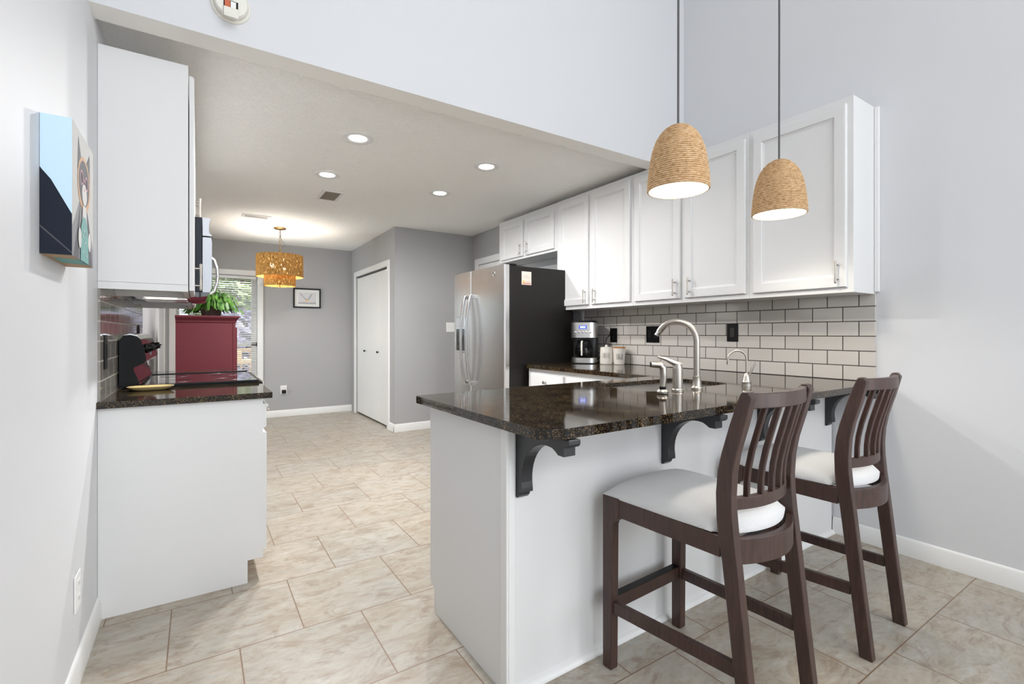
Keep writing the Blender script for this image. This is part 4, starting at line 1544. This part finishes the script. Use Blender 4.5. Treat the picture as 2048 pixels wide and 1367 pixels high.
# ------------------------------------------------------------------ woven chandelier
CX, CY = .845, 6.48
zc_ = ceil_z(CY)
ch = thing('chandelier', 'two-tier woven drum chandelier hanging by the far window', 'chandelier', (CX, CY, 1.77))
MB().lathe([(.072, -.001), (.072, -.010), (.060, -.018), (.012, -.022), (.008, -.034)], (CX, CY, zc_), 32).build('canopy', BRASS, ch, smooth=40)
cn = MB()
zt_, zb_ = zc_ - .03, 2.20
n = 9
for k in range(n):
    z0 = zt_ + (zb_ - zt_) * k / n
    z1 = zt_ + (zb_ - zt_) * (k + 1.25) / n
    ang = 0 if k % 2 else pi / 2
    pth = []
    for i in range(13):
        a = 2 * pi * i / 12
        pth.append((CX + .010 * math.cos(a) * math.cos(ang), CY + .010 * math.cos(a) * math.sin(ang), (z0 + z1) / 2 + (z0 - z1) / 2 * math.sin(a)))
    cn.tube(pth, .0024, 6)
cn.build('chain', BRASS, ch)
MB().tube([(CX + .005, CY, zt_), (CX + .008, CY, 2.36), (CX + .035, CY, 2.31), (CX + .055, CY, 2.285), (CX + .03, CY, 2.265), (CX + .004, CY, 2.20)], .003, 6).build('wire', CORD, ch, smooth=60)
MB().lathe([(.022, 2.14), (.022, 2.17), (.012, 2.19), (.010, 2.215), (.001, 2.22)], (CX, CY, 0), 16).build('hub', BRASS, ch, smooth=40)
shade = lambda r, z0, z1, nm: MB().lathe([(r, z0), (r + .002, z0 + .004), (r, z1 - .004), (r - .001, z1), (r - .004, z1), (r - .003, z0), (r, z0)], (CX, CY, 0), 64, caps=False).build(nm, WOVEN, ch, smooth=60)
shade(.262, 1.885, 2.15, 'upper_shade')
shade(.176, 1.775, 1.905, 'lower_shade')
sp = MB()
for k in range(3):
    a = 2 * pi * k / 3 + .4
    sp.tube([(CX, CY, 2.14), (CX + .258 * math.cos(a), CY + .258 * math.sin(a), 2.145)], .003, 6)
    sp.tube([(CX + .172 * math.cos(a), CY + .172 * math.sin(a), 1.90), (CX + .20 * math.cos(a), CY + .20 * math.sin(a), 2.142)], .002, 6)
sp.tube([(CX, CY, 1.765), (CX, CY, 2.14)], .005, 8)
sp.build('frame', BRASS, ch)
for k in range(3):
    a = 2 * pi * k / 3 + .9
    x, y = CX + .085 * math.cos(a), CY + .085 * math.sin(a)
    MB().lathe([(.001, 1.985), (.02, 1.99), (.030, 2.015), (.022, 2.045), (.012, 2.065), (.012, 2.09)], (x, y, 0), 16).build('bulb', BULB, ch, smooth=60)
lamp('chandelier_light', 'POINT', (CX, CY, 2.03), 20, (1, .96, .90), radius=.06)

# ------------------------------------------------------------------ picture on the far wall
pf = thing('picture_frame', 'black framed pale print on the far grey wall', 'picture', (1.357, YFAR, 1.575))
a0, a1, z0, z1 = 1.167, 1.547, 1.572, 1.862
f_ = MB()
f_.loft([[(x, YFAR - d, z) for x, z in ((a0 + i, z0 + i), (a1 - i, z0 + i), (a1 - i, z1 - i), (a0 + i, z1 - i))] for i, d in ((0, .001), (0, .022), (.02, .022), (.02, .010))], caps=False)
f_.build('frame', BLACKP, pf)
MB().box(a0 + .018, a1 - .018, YFAR - .010, YFAR - .003, z0 + .018, z1 - .018).build('mat_board', mat('mat_board', rgb(228, 228, 226), .7), pf)
pm = MB()
X_ = lambda u: a0 + .068 + u * (a1 - a0 - .136)
Z_ = lambda v: z0 + .058 + v * (z1 - z0 - .116)
dd_ = [0]


def pp(pts, m):
    dd_[0] += 1
    pm.poly([(X_(u), YFAR - .0102 - .0002 * dd_[0], Z_(v)) for u, v in pts], m)


pp([(0, 0), (1, 0), (1, 1), (0, 1)], 0)
pp([(0, 0), (1, 0), (1, .16), (.6, .13), (.3, .17), (0, .12)], 1)
pp([(.43, .3), (.05, .92), (.18, .86), (.30, .62), (.5, .42)], 1)
pp([(.5, .38), (.62, .66), (.75, .9), (.80, .84), (.68, .5), (.56, .3)], 1)
pp(ell(.49, .30, .09, .06), 2)
pm.build('print', [mat('print_grey', rgb(206, 206, 208), .7), mat('print_shade', rgb(168, 168, 174), .7), mat('print_yellow', rgb(228, 186, 96), .7)], pf, fix=False)

# ------------------------------------------------------------------ red cabinet and plant
rc = thing('tall_cabinet', 'maroon painted cabinet with crown top before the far window', 'cabinet', (.07, 5.46, 0))
RX0, RX1, RYa, RYb, RZ = -.157, .288, 5.0, 5.92, 1.292
MB().box(RX0, RX1 - .022, RYa, RYb, .06, RZ).build('carcass', RED, rc, bevel=.002)
MB().box(RX1 - .022, RX1, RYa - .002, RYb + .002, .0, RZ).build('front_frame', RED, rc, bevel=.003)
MB().box(RX0, RX1 - .05, RYa + .02, RYb - .02, 0, .06).build('plinth', RED, rc)
cr_ = MB()
prof = [(0, 0), (.006, .004), (.008, .02), (.016, .03), (.026, .042), (.030, .05), (.030, .062), (0, .062)]
cr_.loft([[(x, y, RZ + d) for x, y in ((RX0 - i * .1, RYa - i), (RX1 + i, RYa - i), (RX1 + i, RYb + i), (RX0 - i * .1, RYb + i))] for i, d in prof])
cr_.build('crown_top', RED, rc)
for a, b in ((RYa + .02, 5.455), (5.465, RYb - .02)):
    dr = MB()
    dr.rings((RX1, a, .1), (0, 1, 0), (0, 0, 1), (1, 0, 0), b - a, RZ - .14, [(0, 0), (0, .014), (.05, .016), (.06, .008)])
    dr.build('door', RED, rc)
PT = (.108, 5.28, RZ + .062)
pt = thing('potted_plant', 'bushy green trailing houseplant on top of the maroon cabinet', 'plant', PT)
MB().lathe([(.06, 0), (.075, .005), (.088, .07), (.092, .085), (.086, .085), (.08, .07), (.001, .068)], PT, 28, caps=False).build('pot', mat('dark_pot', rgb(74, 58, 48), .6), pt, smooth=40)
lf = MB()
for _ in range(330):
    a = random.uniform(0, 2 * pi)
    reach = random.uniform(.06, .255) if random.random() < .85 else random.uniform(.02, .1)
    hgt = random.uniform(.06, .165) * (1.15 - reach * 1.6)
    p = Vector((PT[0] + random.uniform(-.03, .03), PT[1] + random.uniform(-.03, .03), PT[2] + .07))
    d = Vector((math.cos(a), math.sin(a), 0))
    side = Vector((-d.y, d.x, 0))
    nseg = 6
    for k in range(nseg):
        s0, s1 = k / nseg, (k + 1) / nseg
        f0 = lambda s: p + d * reach * s + Vector((0, 0, hgt * 4 * s * (1 - s) * .9 + hgt * .5 * s - max(0, s - .6) * reach * .75))
        q0, q1 = f0(s0), f0(s1)
        tdir = (q1 - q0).normalized()
        wv = (side * math.cos(k + a) + Vector((0, 0, 1)) * math.sin(k * 1.3 + a) * .6).normalized() * random.uniform(.008, .014)
        mid = (q0 + q1) / 2 + Vector((0, 0, .002))
        if q1.z < PT[2] + .006:
            break
        lf.add([q0, q0 * .6 + q1 * .4 + wv, q1 * .85 + q0 * .15 + wv * .8, q1, q1 * .85 + q0 * .15 - wv * .8, q0 * .6 + q1 * .4 - wv], [[0, 1, 2, 3, 4, 5]])
lf.build('foliage', LEAF, pt, fix=False)

# ------------------------------------------------------------------ bar stools


def make_stool():
    root = thing('bar_stool', '', 'stool', (0, 0, 0), 'dark wood bar stools at the breakfast bar')
    FR = [(0, -.254), (.256, -.224), (.54, -.191), (.60, -.180), (.66, -.174), (.733, -.172), (.80, -.178), (.854, -.190), (.94, -.215), (1.0, -.235), (1.028, -.246)]
    BK = [(0, -.298), (.235, -.271), (.54, -.238), (.615, -.229), (.68, -.223), (.733, -.221), (.80, -.225), (.86, -.236), (.94, -.259), (1.0, -.274), (1.022, -.279)]
    prof = [(y, z) for z, y in FR] + [(-.252, 1.036), (-.268, 1.036)] + [(y, z) for z, y in reversed(BK)]
    for s_ in (-1, 1):
        xo, xi = s_ * .2, s_ * .166
        l = MB()
        l.prism(prof, YZ, min(xo, xi), max(xo, xi))
        l.build('rear_leg', WOOD, root, bevel=.004)
    # front legs with a haunch under the rail
    pf_ = [(.253, 0), (.253, .618), (.180, .618), (.180, .562), (.183, .550), (.193, .538), (.204, .53), (.208, .515), (.213, 0)]
    for s_ in (-1, 1):
        xo, xi = s_ * .2225, s_ * .186
        l = MB()
        l.prism(pf_, YZ, min(xo, xi), max(xo, xi))
        l.build('front_leg', WOOD, root, bevel=.003)
    for s_ in (-1, 1):
        r = MB()
        r.bar([(s_ * .206, .182, .584), (s_ * .186, -.184, .577)], .024, .062)
        r.build('side_rail', WOOD, root, bevel=.002)
        r = MB()
        r.bar([(s_ * .204, .214, .222), (s_ * .184, -.224, .236)], .020, .042)
        r.build('side_stretcher', WOOD, root, bevel=.002)
    r = MB()
    r.bar([(-.188, .235, .588), (.188, .235, .588)], .024, .056)
    r.build('front_rail', WOOD, root, bevel=.002)
    r = MB()
    r.bar([(-.188, .232, .226), (.188, .232, .226)], .022, .05)
    fs = r.build('foot_rest', WOOD, root, bevel=.002)
    r = MB()
    r.box(-.187, .187, .217, .247, .2515, .2535)
    r.build('metal_guard', BLACKP, fs)
    bow = lambda x, d, e=.2: -d * (1 - (x / e) ** 2)
    xs = [-.167 + .334 * k / 16 for k in range(17)]
    r = MB()
    r.bar([(x, -.212 + bow(x, .052, .167), .568) for x in xs], .022, .075)
    r.build('rear_rail', WOOD, root, smooth=30, bevel=.002)
    r = MB()
    r.bar([(x, -.196 + bow(x, .040, .167), .700) for x in xs], .020, .036)
    r.build('lower_back_rail', WOOD, root, smooth=30, bevel=.002)
    r = MB()
    r.bar([(x, -.256 + bow(x, .040, .167), 1.008) for x in xs], .022, .044)
    r.build('top_rail', WOOD, root, smooth=30, bevel=.003)
    for k in range(5):
        x = -.112 + .056 * k
        pth = []
        for z_, y_ in ((.715, -.197), (.76, -.198), (.80, -.202), (.854, -.213), (.94, -.237), (.99, -.252)):
            pth.append((x, y_ + bow(x, .040, .167), z_))
        b = MB()
        b.bar(pth, .017, .014, up=(1, 0, 0))
        b.build('slat', WOOD, root, bevel=.003, smooth=40)
    # seat pad
    nx, ny = 20, 20
    c = MB()
    top, bot = [], []
    for j in range(ny + 1):
        t_ = j / ny
        for i in range(nx + 1):
            s_ = 2 * i / nx - 1
            y_ = .252 - t_ * .455
            hw = .2215 - .024 * t_
            if y_ < -.160:
                hw = min(hw, .1635)
            back = -.044 * (1 - s_ * s_) * max(0, (t_ - .55) / .45)
            e = (1 - abs(s_) ** 5) * (1 - abs(2 * t_ - 1) ** 6)
            z_ = .622 + .040 * max(e, 0) ** .6 + .012 * (1 - s_ * s_)
            top.append((s_ * hw, y_ + back, z_))
            bot.append((s_ * hw * .985, y_ * .99 + back, .6115))
    n1 = nx + 1
    f = []
    N_ = len(top)
    for j in range(ny):
        for i in range(nx):
            a = j * n1 + i
            f.append([a, a + 1, a + n1 + 1, a + n1])
            f.append([N_ + a, N_ + a + n1, N_ + a + n1 + 1, N_ + a + 1])
    for i in range(nx):
        f.append([i, N_ + i, N_ + i + 1, i + 1])
        a = ny * n1 + i
        f.append([a, a + 1, N_ + a + 1, N_ + a])
    for j in range(ny):
        a = j * n1
        f.append([a, a + n1, N_ + a + n1, N_ + a])
        a = j * n1 + nx
        f.append([a, N_ + a, N_ + a + n1, a + n1])
    c.add(top + bot, f)
    c.build('seat_pad', FABRIC, root, smooth=60)
    return root


s1 = make_stool()
s1.location = (1.464, 1.039, 0)
s1.rotation_euler = (0, 0, math.radians(3))
s1['label'] = 'nearer dark wood bar stool with pale padded seat'
s2 = copy_tree(s1)
s2.location = (2.24, 1.055, 0)
s2['label'] = 'farther dark wood bar stool, standing toward the right wall'
